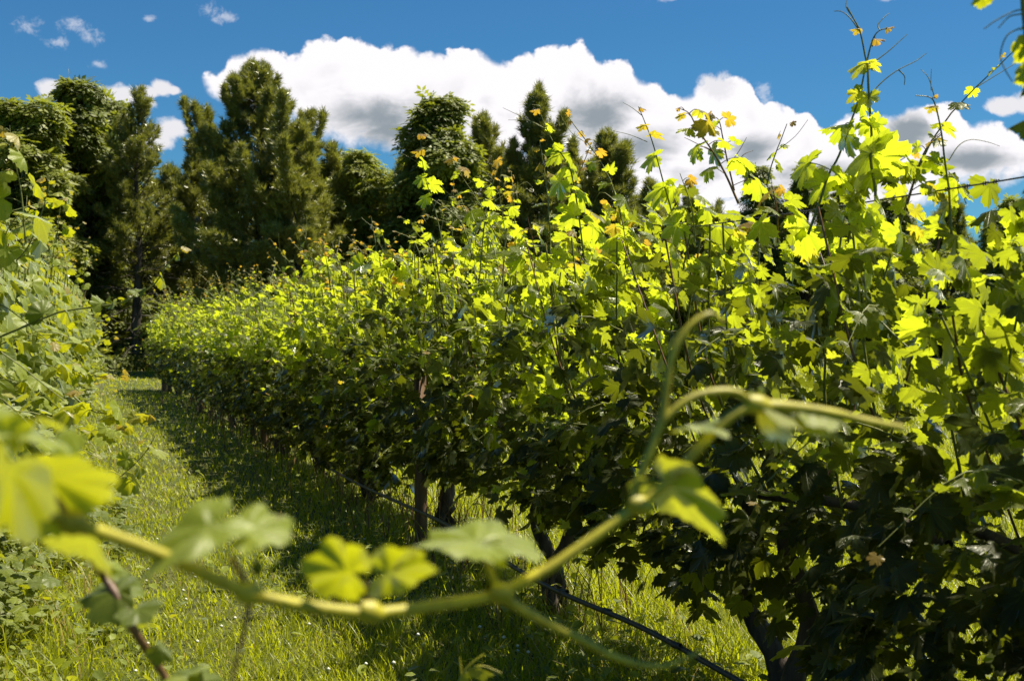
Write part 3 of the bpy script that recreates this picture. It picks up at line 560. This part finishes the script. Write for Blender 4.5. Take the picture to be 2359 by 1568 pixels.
        P_.append(p + d * .03); N_.append(np.array([0, 0, 1.]) + r.normal(size=(m_, 3)) * .4); T_.append(dd_ * 2 + d + [0, 0, -.3]); S_.append(sz); I_.append(np.where(uu > .85, 1.5, .6))
    pos, nrm, tip, size, tint = map(np.concatenate, (P_, N_, T_, S_, I_)); Fm = frames(nrm, tip); N = len(pos)
    world = pos + [x0, y0, 0]; dist = np.linalg.norm(world - [0, 0, EYE], axis=1); front = (pos @ nr) * camside
    score = size / dist * (1 + 2.2 * np.clip(front, -.4, .5)) * (1 + .5 * (pos[:, 2] > topz - .1)); order = np.argsort(-score); sel = order[:parts]; rest_ = order[parts:]
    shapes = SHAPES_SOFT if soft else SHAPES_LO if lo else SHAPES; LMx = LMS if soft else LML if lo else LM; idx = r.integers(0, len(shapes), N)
    protos = {}
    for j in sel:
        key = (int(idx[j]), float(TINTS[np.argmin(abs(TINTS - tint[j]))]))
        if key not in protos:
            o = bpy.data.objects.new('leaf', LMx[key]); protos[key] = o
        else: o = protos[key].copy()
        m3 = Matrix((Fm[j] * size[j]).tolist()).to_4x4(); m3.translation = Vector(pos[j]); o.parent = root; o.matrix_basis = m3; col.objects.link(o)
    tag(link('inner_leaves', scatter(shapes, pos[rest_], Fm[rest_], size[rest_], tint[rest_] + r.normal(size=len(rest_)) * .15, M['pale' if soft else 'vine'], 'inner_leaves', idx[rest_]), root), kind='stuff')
    return root

rlab = ['grapevine at the right edge, its dark leaves overlapping the frame', 'grapevine with a double trunk low at the right, below the tallest upright shoots', 'grapevine with leaning trunks where the black hose crosses the sunny gap',
        'grapevine just right of the brown wooden post in the shade', 'grapevine just left of the brown wooden post in the shade', 'grapevine of the right row under the tall middle walnut', 'grapevine of the right row below the rounded light tree',
        'grapevine of the right row with dry reddish weeds at its foot', 'grapevine of the right row below the yellow-green pine', 'shaded-foot grapevine of the right row below the tallest pine', 'sunlit-topped grapevine between two far posts of the right row',
        'small-looking grapevine third from the far end of the right row', 'grapevine second from the far end of the right row', 'farthest grapevine of the right row, beside its end post at the wood']
RV = {}
for k in range(14):
    Yk = 2.7 + 1.9 * k
    RV[k] = grapevine(RX(Yk), Yk, -.38, -1, rlab[k], 'grapevines of the right-hand row', n=[2600, 1850, 1750][min(k, 2)] if k < 8 else 1250, topz=[1.62, 1.95, 2.0, 2.07, 2.0, 1.90, 1.86][k] if k < 7 else 1.84, lowz=[.05, .46, .54, .52, .24][min(k, 4)], lo=k > 5, seed=k, ragged=[4, 3, 7, 10, 11, 11, 10, 10, 10, 10, 10, 10, 10, 10][k])
llab = ['nearest grapevine of the left row, cut by the frame edge', 'grapevine at the left edge whose long shoot reaches out over the aisle', 'pale-leaved sunlit grapevine in the middle of the left row', 'left-row grapevine with low shoots trailing toward the grass',
        'left-row grapevine standing before the far walnut trees', 'second-farthest grapevine of the left row', 'farthest grapevine of the left row, at the dark mouth of the wood']
LV = {}
for k in range(7):
    Yk = 4.0 + 1.9 * k
    LV[k] = grapevine(LX(Yk), Yk, -.31, 1, llab[k], 'grapevines of the left-hand row', n=1150, topz=2.02, lo=k > 3, seed=40 + k, ragged=12, lowz=.30, soft=True)

# ------------------------------------------------------------------ posts, wires, hose
def post(Yk, X_, label, h_=1.9, w_=.045):
    T = Tubes(); T.add([(0, 0, -.1), (.004, 0, .5), (-.004, .004, 1.2), (0, 0, h_ - .01), (0, 0, h_)], w_, [w_ * 1.03, w_, w_ * .98, w_ * .96, w_ * .8], 10, .12)
    o = T.build('vine_post', M['wood'], None, (X_, Yk, 0)); tag(o, label, 'post', 'wooden trellis posts')
for Yk, lb in ((8.2, 'brown wooden trellis post showing bare wood under the leaves in mid row'), (14.9, 'brown trellis post among the dry weeds beyond the first post'), (20.9, 'thin-looking trellis post in the shaded far part of the right row'), (27.9, 'end post of the right row at the far end of the grass')):
    post(Yk, RX(Yk) - (.22 if Yk < 12 else .1), lb, h_=.92, w_=.043 if Yk < 20 else .06)
for Yk, lb in ((6.9, 'trellis post buried in the leaves of the left row near the frame edge'), (12.6, 'trellis post inside the farther part of the left row')): post(Yk, LX(Yk), lb)
def wire(zs, f, y0, y1, label, rr=.0016, ties=False):
    T = Tubes(); ys = np.linspace(y0, y1, 40); T.add([(f(y), y, zs + .012 * math.sin(y * 1.1)) for y in ys], rr, rr, 5)
    if ties:
        for y in (3.49, 3.53, 3.60, 3.68, 3.76):
            a = np.linspace(0, 12.5, 22); z_ = zs + .012 * math.sin(y * 1.1)
            T.add([(f(y + .004 * u / 3) + .0055 * math.cos(u), y + .004 * u / 3 + .003 * math.cos(u), z_ + .0055 * math.sin(u)) for u in a], .0016, .0016, 4)
    o = T.build('trellis_wire', M['wire']); tag(o, label, 'wire', 'trellis wires'); return o
wire(1.965, RX, 2.2, 27.8, 'top trellis wire with twisted ties, bare against the sky at the right edge', .0026, True)
wire(.9, RX, 2.2, 27.8, 'lowest trellis wire carrying the cordons of the right row')
wire(1.95, LX, 3, 17, 'top trellis wire of the left row, among its upper leaves')
T = Tubes(); T.add(smooth_path([P(2100, 1790, 3.4), P(1700, 1568, 4.28), P(1480, 1447, 4.9), P(1240, 1340, 5.75), P(1040, 1215, 7.2), P(935, 1165, 8.2), P(835, 1120, 9.4), P(760, 1080, 11)], 50), .0115, .0115, 9)
for (a, b, y_) in ((1560, 1491, 4.64), (1400, 1412, 5.15), (1300, 1366, 5.5)):
    c0 = np.array(P(a, b, y_)); T.add([c0 + [.012, -.012, .004], c0 + [-.014, .016, .006]], .0135, .0135, 9)
tag(T.build('irrigation_hose', M['hose']), 'black drip irrigation hose slung low along the right-hand row', 'hose')

# ------------------------------------------------------------------ single shoots one can follow with the eye
HERO = [leaf_shape(HALF, f, c_, wv, 5, 30 + i) for i, (f, c_, wv) in enumerate([(.20, .25, .10), (.55, .15, .08), (.10, .55, .12), (-.20, .30, .12), (.75, .25, .06)])]
HM = {(i, ti): leaf_mesh(s, ti) for i, s in enumerate(HERO) for ti in (.15, .6, .9, 1.2, 1.5, 2.0)}
HEROS = [leaf_shape(HALF_SOFT, f, c_, wv, 5, 80 + i) for i, (f, c_, wv) in enumerate([(.20, .25, .10), (.55, .15, .08), (.10, .55, .12), (-.20, .30, .12), (.75, .25, .06)])]
HMS = {(i, ti): leaf_mesh(s, ti, 'pale') for i, s in enumerate(HEROS) for ti in (.15, .6, .9, 1.2, 1.5, 2.0)}
def put_leaf(parent, p0, p1, nrm, width=1.0, shape=0, tint=.6, origin=(0, 0, 0), fine=True, soft=None):
    """leaf with its stalk end at p0 and its tip at p1, turned so that its upper face looks along nrm"""
    p0 = np.array(p0, float) - origin; p1 = np.array(p1, float) - origin; d = p1 - p0; L = np.linalg.norm(d) + 1e-6
    Fm = frames(np.array([nrm], float), np.array([d]))[0]
    Fm = np.stack([Fm[:, 0] * L * width, d, np.cross(unit(Fm[:, 0]), unit(d)) * L], 1)
    soft = parent.get('category') == 'vine cane' if soft is None else soft; tint = .9 if tint == .6 else tint
    me = (HMS if soft else HM)[(shape % len(HERO), tint)]
    o = bpy.data.objects.new('leaf', me); o.parent = parent; m4 = Matrix(Fm.tolist()).to_4x4(); m4.translation = Vector(p0); o.matrix_basis = m4; col.objects.link(o); return o
def hero_shoot(owner, pts, depth, r0, leaves=(), tendrils=(), auto=0, seed=0, mat='stem', tip_young=True, size=.1):
    """a shoot as a part of a vine, with its leaves and tendrils as sub-parts"""
    org = np.array(owner.location); sft = org[0] < LX(org[1]) + .2; r = np.random.default_rng(seed + 77); dep = depth if callable(depth) else (lambda u: depth)
    n = len(pts); w3 = [np.array(P(a, b, dep(i / (n - 1)))) - org for i, (a, b) in enumerate(pts)]; c_ = smooth_path(w3, 36)
    T = Tubes(); T.add(c_, r0, r0 * .35, 6); sh_ = T.build('shoot', M[mat], owner)
    TT = Tubes()
    for pl in tendrils:
        d0 = dep(.6) if len(pl) < 2 or not isinstance(pl[0], (int, float)) else pl[0]; q = [x for x in pl if not isinstance(x, (int, float))]
        cc_ = smooth_path([np.array(P(a, b, d0 + .01 * i)) - org for i, (a, b) in enumerate(q)], 20); TT = Tubes(); TT.add(cc_, r0 * .42, r0 * .2, 5); TT.build('tendril', M[mat], sh_)
    PT = Tubes()
    for (a0, b0, a1, b1, wdt, nrm, shp, ti) in leaves:
        u = min(range(n), key=lambda i: abs(pts[i][0] - a0) + abs(pts[i][1] - b0)); d_ = dep(u / (n - 1))
        p0 = np.array(P(a0, b0, d_)); j = np.argmin(np.linalg.norm(c_ + org - p0, axis=1)); PT.add(smooth_path([c_[j], (c_[j] + p0 - org) / 2 + [0, 0, .004], p0 - org], 5), r0 * .35, r0 * .3, 4)
        a1 = a0 + (a1 - a0) * .88; b1 = b0 + (b1 - b0) * .88; ln = math.hypot(a1 - a0, b1 - b0) / F * d_; nrm = (nrm[0] + .15, -nrm[1] * .75, nrm[2] + .15) if ti != .15 else nrm; put_leaf(sh_, p0, np.array(P(a1, b1, d_ + ln * .3 * (1 if shp % 2 else -1))), nrm, wdt, shp, ti, org, True, sft)
    for k in range(auto):
        u = .12 + .86 * (k + .5 * r.random()) / auto; j = int(u * (len(c_) - 1)); b = c_[j]; sz = size * (1.05 - .8 * u) * (.85 + .3 * r.random()); a = k * math.pi + r.normal() * .5
        d = unit(np.array([math.cos(a), -.35 + .3 * math.sin(a), .25])); pe = b + d * sz * .7; PT.add(smooth_path([b, b + d * sz * .35 + [0, 0, .008], pe], 5), .0016, .0012, 4)
        tp = pe + (d * [1, 1, 0] + [.2 * r.normal(), .3 * r.normal(), -.45 + .35 * r.normal()]) * sz * .8
        ti = 2.0 if u > .88 else 1.5 if u > .66 else .6; put_leaf(sh_, pe + org, tp + org, unit(np.array([.3, .45, .8]) + r.normal(size=3) * .35), .9 + .2 * r.random(), int(r.integers(0, 5)), ti, org, True, sft)
    if PT.V: PT.build('leaf_stalks', M[mat], sh_)
    return sh_
BACK = (.25, .75, .65)
# the two tallest crossed shoots against the sky
hero_shoot(RV[1], [(2016, 470), (2013, 430), (2003, 367), (2005, 310), (1998, 217), (1995, 153), (1990, 133), (1978, 77), (1961, 43), (1948, 20)], 3.8, .0052,
    leaves=[(2010, 288, 2056, 312, 1.25, (.2, -.8, .4), 0, .6), (2000, 292, 1978, 258, 1.1, (.1, -.8, .4), 2, .6), (1998, 222, 2000, 262, 1.0, (.1, -.9, .3), 0, 1.2), (2002, 150, 2032, 166, .8, (.2, -.6, .6), 3, 1.5),
            (1992, 148, 1934, 160, .75, (.1, -.6, .7), 0, 1.5), (2010, 350, 1916, 392, 1.2, (0, -.7, .5), 0, .6), (2012, 360, 2100, 400, 1.3, (.1, -.7, .5), 3, .6), (2016, 400, 1960, 400, 1.1, (.1, -.7, .5), 2, .6), (1976, 68, 1950, 72, .7, (.1, -.5, .8), 1, 1.5)],
    tendrils=[(3.8, (2003, 217), (2033, 187), (2066, 163), (2106, 143), (2130, 125)), (3.82, (2066, 163), (2080, 178), (2080, 198)), (3.8, (1961, 43), (1946, 20), (1948, 2)), (3.8, (1978, 77), (1955, 45), (1935, 30), (1917, 29))])
hero_shoot(RV[1], [(1860, 540), (1885, 470), (1906, 405), (1930, 360), (1956, 287), (1976, 227), (1990, 160), (2006, 97), (2023, 73), (2053, 68)], 3.85, .0048,
    leaves=[(1945, 287, 1872, 302, .7, (-.1, -.5, .8), 1, .6), (1978, 215, 1936, 238, .85, (0, -.7, .6), 3, 1.2), (1976, 240, 2020, 258, .9, (.1, -.8, .4), 0, 1.2), (2012, 92, 2040, 94, .7, (.1, -.5, .8), 1, 2.0), (2040, 68, 2058, 62, .8, (.1, -.5, .8), 1, 2.0),
            (1862, 375, 1798, 410, 1.05, (-.2, -.7, .5), 0, .6), (1952, 310, 1912, 350, 1.2, (-.1, -.8, .4), 2, .6), (1902, 420, 1845, 470, 1.1, (-.1, -.6, .6), 3, .6), (1925, 405, 1985, 440, 1.1, (-.1, -.6, .6), 0, .6)],
    tendrils=[(3.85, (2023, 73), (2019, 60), (2032, 44), (2044, 34)), (3.85, (1993, 158), (2040, 123), (2066, 100), (2086, 82)), (3.85, (1930, 360), (1900, 420), (1885, 450))])
hero_shoot(RV[1], [(2190, 540), (2186, 480), (2183, 433), (2173, 367), (2166, 310), (2153, 250), (2140, 227), (2106, 222)], 3.72, .0042,
    leaves=[(2150, 245, 2118, 250, .6, (.1, -.4, .9), 1, 1.5), (2172, 292, 2208, 318, .6, (.3, -.5, .7), 3, 1.5), (2160, 372, 2108, 352, .6, (0, -.5, .8), 1, 1.2), (2196, 410, 2248, 470, .6, (.5, -.6, .4), 1, .6), (2140, 330, 2124, 332, .9, (.1, -.6, .6), 0, 2.0), (2150, 226, 2158, 216, .8, (.1, -.5, .7), 0, 2.0)],
    tendrils=[(3.72, (2150, 228), (2136, 183), (2118, 162)), (3.72, (2142, 210), (2141, 190), (2142, 161)), (3.7, (2183, 370), (2206, 336), (2233, 323), (2270, 328), (2300, 338)), (3.72, (2166, 310), (2135, 340), (2115, 380))])
hero_shoot(RV[1], [(2088, 470), (2100, 430), (2118, 370), (2140, 330), (2166, 305)], 3.75, .0036, auto=5, seed=5, mat='redstem', size=.075)
hero_shoot(RV[1], [(1700, 470), (1670, 403), (1640, 350), (1606, 300), (1586, 263), (1560, 250)], 4.3, .0045, auto=10, seed=1, mat='redstem',
    tendrils=[(4.3, (1640, 350), (1600, 330), (1575, 318)), (4.3, (1674, 385), (1700, 350), (1718, 318)), (4.3, (1695, 372), (1715, 355), (1733, 348))], size=.12)
hero_shoot(RV[1], [(1690, 440), (1673, 367), (1663, 317), (1653, 277), (1630, 268)], 4.4, .0036, auto=6, seed=2, mat='redstem', size=.09)
hero_shoot(RV[2], [(1558, 560), (1549, 500), (1526, 417), (1503, 333), (1483, 280), (1469, 247)], 4.9, .0042, mat='stem',
    leaves=[(1508, 360, 1458, 385, .85, (-.1, -.7, .6), 0, .6), (1500, 312, 1538, 318, .7, (.1, -.5, .8), 3, 1.5), (1486, 290, 1456, 292, .7, (0, -.6, .7), 0, 1.5), (1545, 430, 1580, 470, 1.0, (.1, -.7, .5), 2, .6), (1532, 430, 1462, 455, .9, (-.1, -.7, .6), 0, .6), (1476, 250, 1492, 256, .7, (.1, -.5, .7), 1, 2.0)],
    tendrils=[(4.9, (1490, 328), (1450, 312), (1412, 303)), (4.9, (1478, 268), (1455, 250), (1434, 238))])
hero_shoot(RV[3], [(1345, 600), (1333, 500), (1319, 417), (1306, 377), (1269, 320), (1246, 267), (1243, 247), (1225, 243)], 5.6, .0045, mat='stem',
    leaves=[(1310, 385, 1345, 420, 1.1, (.1, -.7, .5), 0, .6), (1292, 352, 1246, 382, .85, (0, -.7, .6), 3, .6), (1292, 415, 1248, 455, .95, (-.1, -.8, .5), 0, .6), (1262, 292, 1284, 302, .9, (.1, -.6, .6), 0, 1.2), (1238, 252, 1216, 258, .7, (.1, -.4, .8), 1, 2.0), (1330, 445, 1380, 470, 1.1, (.1, -.7, .5), 2, .6),
            (1325, 500, 1260, 500, 1.1, (-.1, -.7, .5), 3, .6), (1360, 520, 1426, 560, 1.0, (.2, -.7, .6), 0, .6)],
    tendrils=[(5.6, (1259, 300), (1220, 280), (1170, 278)), (5.6, (1259, 300), (1200, 270), (1158, 250)), (5.6, (1290, 345), (1318, 325), (1324, 304))])
hero_shoot(RV[4], [(1018, 560), (1006, 500), (986, 433), (973, 373), (968, 307)], 7.2, .0045, mat='stem',
    leaves=[(973, 372, 998, 388, .9, (.1, -.7, .5), 0, .6), (990, 425, 1032, 440, 1.0, (.1, -.7, .5), 3, .6), (975, 410, 942, 422, .9, (0, -.7, .5), 0, .6), (970, 345, 942, 352, .6, (0, -.5, .7), 1, 1.5), (985, 455, 948, 470, .8, (0, -.7, .5), 0, .6), (968, 310, 992, 312, .6, (.1, -.5, .7), 1, 2.0)],
    tendrils=[(7.2, (970, 380), (940, 362), (915, 350))])
hero_shoot(RV[3], [(1150, 560), (1120, 500), (1092, 450), (1066, 410), (1050, 375), (1028, 358)], 6.6, .0038, auto=9, seed=3, size=.12)
hero_shoot(RV[3], [(1166, 560), (1158, 500), (1150, 430), (1165, 345)], 6.5, .0032, auto=6, seed=4, size=.11)
for q, (xa, xb, ya, yb, y_, v_) in enumerate([(1440, 1430, 620, 500, 5.3, 2), (1600, 1565, 560, 400, 4.6, 2), (1790, 1775, 560, 420, 4.2, 1), (860, 800, 640, 545, 9.2, 4), (1230, 1215, 640, 500, 6.2, 3), (740, 690, 640, 570, 11, 5), (900, 930, 640, 575, 8.5, 4)]):
    hero_shoot(RV[v_], [(xa, ya), ((xa * 2 + xb) / 3 + 4, (ya + yb) / 2), (xb, yb)], y_, .004, auto=7, seed=20 + q, mat='stem' if q % 2 else 'redstem', size=.12)
# the long shoot reaching out of the left row
hero_shoot(LV[1], [(-60, 800), (37, 760), (107, 730), (150, 716), (233, 705), (283, 696), (327, 675), (360, 650), (383, 613), (410, 586), (430, 563)], 3.6, .0042,
    leaves=[(235, 702, 210, 672, 1.0, (.5, -.5, .7), 0, .15), (240, 698, 256, 676, .5, (.3, -.3, .9), 1, .15), (260, 696, 262, 716, 1.3, (.0, -.9, .3), 0, .6), (280, 690, 292, 684, 1.1, (.1, -.8, .5), 2, .6), (318, 674, 292, 660, .8, (.4, -.5, .7), 3, .15), (322, 672, 338, 660, .8, (.4, -.5, .7), 0, .15),
            (372, 640, 390, 666, 1.0, (.1, -.9, .4), 0, 1.2), (385, 614, 396, 612, .8, (.3, -.5, .8), 3, .15), (410, 588, 418, 603, .9, (0, -.9, .3), 0, 1.2), (425, 568, 446, 578, .5, (.2, -.4, .8), 1, 1.5), (150, 712, 175, 745, 1.2, (.2, -.8, .4), 0, .6), (100, 725, 70, 690, 1.2, (.2, -.8, .4), 2, .15)],
    tendrils=[(3.6, (320, 680), (335, 700), (362, 710)), (3.6, (338, 702), (345, 720), (358, 740))], mat='stem')
for q, (pl, y_, n_) in enumerate([([(90, 835), (150, 852), (207, 863), (250, 868), (292, 864)], 5.2, 9), ([(160, 905), (210, 945), (250, 953), (317, 965), (347, 953)], 4.6, 9), ([(130, 785), (187, 793), (235, 788), (268, 772)], 6.0, 7), ([(240, 1125), (285, 1090), (330, 1046), (357, 1003)], 4.2, 6), ([(20, 620), (70, 560), (110, 450), (115, 400)], 4.8, 8),
                                  ([(60, 560), (50, 440), (30, 340), (25, 290)], 4.2, 8), ([(130, 560), (142, 470), (160, 430)], 7.0, 7), ([(10, 900), (60, 880), (130, 905), (200, 900)], 4.4, 8), ([(200, 1010), (260, 990), (300, 985)], 5.4, 6)]):
    hero_shoot(LV[1 if y_ < 5 else 2], pl, y_, .0032, auto=n_, seed=40 + q, size=.10)

# ------------------------------------------------------------------ out-of-focus canes close to the lens
def cane_thing(label, loc): return tag(empty('vine_cane', loc), label, 'vine cane', 'bare canes hanging across the foreground')
A = cane_thing('long thick blurred vine cane arching across the whole foreground', P(1150, 1370, .86)); ao = np.array(A.location)
dz_ = lambda px: .70 + .18 * min(1, max(0, px / 1150)) + .10 * max(0, (px - 1150) / 900)
def cp(a, b, extra=0): return np.array(P(a, b, dz_(a) + extra)) - ao
T = Tubes(); T.add(smooth_path([cp(*p) for p in [(-90, 1070), (0, 1122), (90, 1172), (165, 1203), (300, 1252), (420, 1300), (570, 1366), (700, 1396), (850, 1413), (960, 1402), (1080, 1383), (1150, 1366), (1260, 1312), (1380, 1230), (1470, 1163), (1550, 1100), (1620, 1020), (1680, 962), (1740, 932), (1790, 934)]], 90), .0047, .0038, 10, .08)
for (a, b) in ((165, 1203), (570, 1366), (850, 1410), (1150, 1366), (1470, 1163), (1745, 932)): T.add([cp(a - 26, b - 10), cp(a - 8, b - 2), cp(a + 8, b + 2), cp(a + 26, b + 8)], .0052, [.0052, .0082, .0082, .0052], 10)
T.build('stem', M['cane'], A)
T = Tubes(); T.add(smooth_path([cp(*p) for p in [(1740, 932), (1820, 938), (1900, 948), (1990, 968), (2080, 986)]], 24), .0052, .0028, 8, .1); T.build('shoot_tip', M['cane'], A)
def tendril(pl, ra, rb, mat='cane', ex=0): T = Tubes(); T.add(smooth_path([cp(a, b, ex) for a, b in pl], 30), ra, rb, 7); return T.build('tendril', M[mat], A)
tendril([(1860, 950), (1905, 992), (1958, 1034)], .0042, .0018)
tendril([(1458, 1165), (1470, 1110), (1500, 1035), (1525, 965), (1535, 890), (1550, 815), (1590, 750), (1635, 722), (1665, 742)], .0040, .0020)
tendril([(1525, 968), (1580, 922), (1640, 903), (1700, 905), (1735, 935)], .0036, .003)
tendril([(1150, 1372), (1230, 1420), (1330, 1470), (1430, 1520), (1530, 1536), (1620, 1500)], .0040, .0014)
tendril([(572, 1380), (562, 1450), (540, 1530), (530, 1600)], .0018, .0012, 'redstem')
def pet(pl, mat='redstem', ra=.0022): T = Tubes(); T.add(smooth_path([cp(a, b) for a, b in pl], 10), ra, ra * .85, 6); T.build('leaf_stalk', M[mat], A)
pet([(570, 1366), (552, 1320), (528, 1282)]); pet([(850, 1408), (846, 1372), (842, 1340)]); pet([(1148, 1360), (1126, 1310), (1113, 1255)], 'cane', .003); pet([(1505, 1135), (1512, 1122), (1522, 1118)], 'cane'); pet([(165, 1203), (130, 1150), (85, 1110)])
def fl(a0, b0, a1, b1, wdt, nrm, shp, ti, e0=0, e1=0): return put_leaf(A, cp(a0, b0, e0) + ao, cp(a1, b1, e1) + ao, nrm, wdt, shp, ti, ao)
fl(92, 1100, 262, 1142, .9, (.1, +.95, .25), 0, .6, 0, .01)                     # translucent leaf at the left
fl(22, 1062, -50, 1195, .9, (-.1, +.95, .2), 0, .6, -.05, -.02)
fl(40, 1002, 120, 972, .7, (.2, -.8, .5), 3, .6, .02, .06); fl(150, 985, 205, 1010, .9, (.2, -.7, .5), 1, .6, .1, .12)
fl(10, 1005, 80, 972, .8, (.2, .9, .3), 3, .6, .02, .02); fl(195, 1235, 225, 1290, .8, (.2, +.9, .3), 0, .6, .05, .08)
fl(498, 1205, 300, 1318, .46, (.40, -.14, .92), 3, .9, .0, -.01)                # pale upper faces seen at a slant
fl(552, 1236, 682, 1172, .6, (.25, -.3, .9), 3, .9, .0, .01)
fl(812, 1322, 688, 1285, .82, (.2, 1, .35), 3, .6, -.02, .0); fl(882, 1322, 1004, 1300, .7, (.3, 1, .35), 3, .6, -.02, -.02)
fl(1113, 1252, 938, 1228, .85, (.3, -.20, .95), 3, .9, 0, .02); fl(1113, 1256, 1242, 1222, .8, (.15, -.12, .98), 3, .9, 0, .02)
fl(1528, 1112, 1668, 1218, .42, (.3, .9, .45), 3, .6, 0, .03)
fl(1650, 985, 1540, 975, .8, (.5, -.25, .85), 3, .9, 0, .02); fl(1770, 936, 1850, 950, .3, (.2, .7, .6), 1, 1.2, 0, .02); fl(1860, 945, 1950, 965, .22, (.2, .6, .7), 1, 1.2)
def bud(a, b, rr, mat='flower'):
    v, f = ico; n_ = 3; T_ = np.concatenate([v * rr * (.6 + .3 * R.random()) * [.7, .7, 1.3] + cp(a + 14 * R.normal() * .5, b + 12 * R.normal() * .5) for _ in range(n_)]); Fq = np.concatenate([f + len(v) * i for i in range(n_)])
    link('bud', mesh_np('bud', T_, [Fq], M['vine'], np.full(len(T_), .9), T_ * 0), A)
bud(592, 1308, .0085); bud(1160, 1322, .0065); bud(918, 1442, .006); bud(1505, 1108, .005); bud(1752, 918, .0055)

B = cane_thing('brown cane running down to the bottom edge at lower left, bearing grey-green leaves', P(270, 1380, 1.25)); bo = np.array(B.location)
def bp_(a, b, y_=1.25): return np.array(P(a, b, y_)) - bo
T = Tubes(); T.add(smooth_path([bp_(150, 1190, 1.1), bp_(185, 1240, 1.12), bp_(225, 1310), bp_(270, 1380), (bp_(310, 1460)), bp_(370, 1550, 1.3), bp_(420, 1640, 1.3)], 30), .0052, .004, 8, .08); T.build('stem', M['redstem'], B)
def bl_(a0, b0, a1, b1, wdt, nrm, shp, ti, y0=1.25, y1=1.25): return put_leaf(B, np.array(P(a0, b0, y0)), np.array(P(a1, b1, y1)), nrm, wdt, shp, ti, bo)
bl_(275, 1362, 165, 1375, .85, (.3, -.6, .75), 0, .15); bl_(275, 1355, 330, 1330, .8, (.3, -.5, .8), 3, .15, 1.27, 1.3)
bl_(300, 1400, 372, 1420, 1.0, (.2, .7, .6), 0, .6, 1.3, 1.31); bl_(310, 1402, 345, 1425, 1.1, (.3, -.6, .7), 3, .15, 1.24, 1.22); bl_(290, 1405, 262, 1425, 1.1, (.2, .7, .6), 2, .6, 1.3, 1.31)
bl_(362, 1490, 400, 1525, .7, (.3, -.6, .7), 1, .15); bl_(440, 1575, 520, 1560, .9, (.3, -.6, .75), 0, .15, 1.3, 1.33); bl_(430, 1560, 395, 1550, .9, (.3, -.6, .75), 3, .6, 1.3, 1.33); bl_(245, 1310, 300, 1320, .5, (.1, -.9, .4), 0, .6, 1.3, 1.33)
C = cane_thing('small young shoot with curled tendrils rising over the bottom edge', P(1080, 1600, 1.6)); co = np.array(C.location)
T = Tubes(); q_ = lambda a, b: np.array(P(a, b, 1.6)) - co
T.add(smooth_path([q_(1070, 1700), q_(1060, 1600), q_(1062, 1560), q_(1085, 1530), q_(1115, 1508)], 20), .0022, .001, 6); T.build('stem', M['cane'], C)
for pl in ([(1062, 1560), (1060, 1535), (1058, 1515)], [(1075, 1545), (1110, 1535), (1155, 1552)]): T = Tubes(); T.add(smooth_path([q_(*p) for p in pl], 10), .0013, .0008, 5); T.build('tendril', M['cane'], C)
for (a, b, c_, d_, ti) in ((1072, 1550, 1095, 1540, .6), (1090, 1542, 1118, 1548, 1.2), (1066, 1562, 1085, 1572, .6), (1105, 1540, 1140, 1556, 1.2)): put_leaf(C, np.array(P(a, b, 1.6)), np.array(P(c_, d_, 1.6)), (.1, -.5, .8), .6, 1, ti, co)
# dark leaves hanging in from the nearest vine at the top right
D_ = tag(empty('vine_cane', P(2360, 150, 1.9)), 'dark leafy cane with tendrils hanging down the upper right edge', 'vine cane', 'bare canes hanging across the foreground'); do = np.array(D_.location)
T = Tubes(); T.add(smooth_path([np.array(P(a, b, 1.9)) - do for a, b in [(2345, -80), (2352, 20), (2362, 130), (2370, 300), (2372, 480)]], 24), .004, .003, 7); T.build('stem', M['stem'], D_)
for pl in ([(2352, 25), (2330, 30), (2290, 50), (2262, 70)], [(2350, 35), (2320, 42), (2295, 68)], [(2345, 68), (2315, 85), (2300, 130), (2312, 165), (2328, 190)]):
    T = Tubes(); T.add(smooth_path([np.array(P(a, b, 1.9)) - do for a, b in pl], 16), .0013, .0009, 5); T.build('tendril', M['stem'], D_)
for (a0, b0, a1, b1, wd_, nr_, sp, ti) in [(2262, -14, 2226, 14, .9, (.1, -.8, .5), 0, .6), (2372, 30, 2342, 75, .9, (-.6, -.5, .5), 1, .15), (2366, 110, 2328, 150, .9, (.1, -.9, .3), 0, .6), (2368, 165, 2326, 195, .9, (.2, -.8, .4), 0, .6), (2370, 170, 2342, 230, .5, (-.8, -.4, .4), 1, .15),
                                           (2375, 270, 2312, 300, .7, (-.5, -.3, .8), 1, .15), (2380, 420, 2340, 440, .8, (-.3, -.6, .7), 2, .15), (2380, 450, 2318, 470, .6, (.2, -.7, .6), 0, .6), (2376, 90, 2350, 110, .9, (-.3, -.9, .3), 3, .15)]:
    put_leaf(D_, np.array(P(a0, b0, 1.9)), np.array(P(a1, b1, 1.92)), nr_, wd_, sp, ti, do)
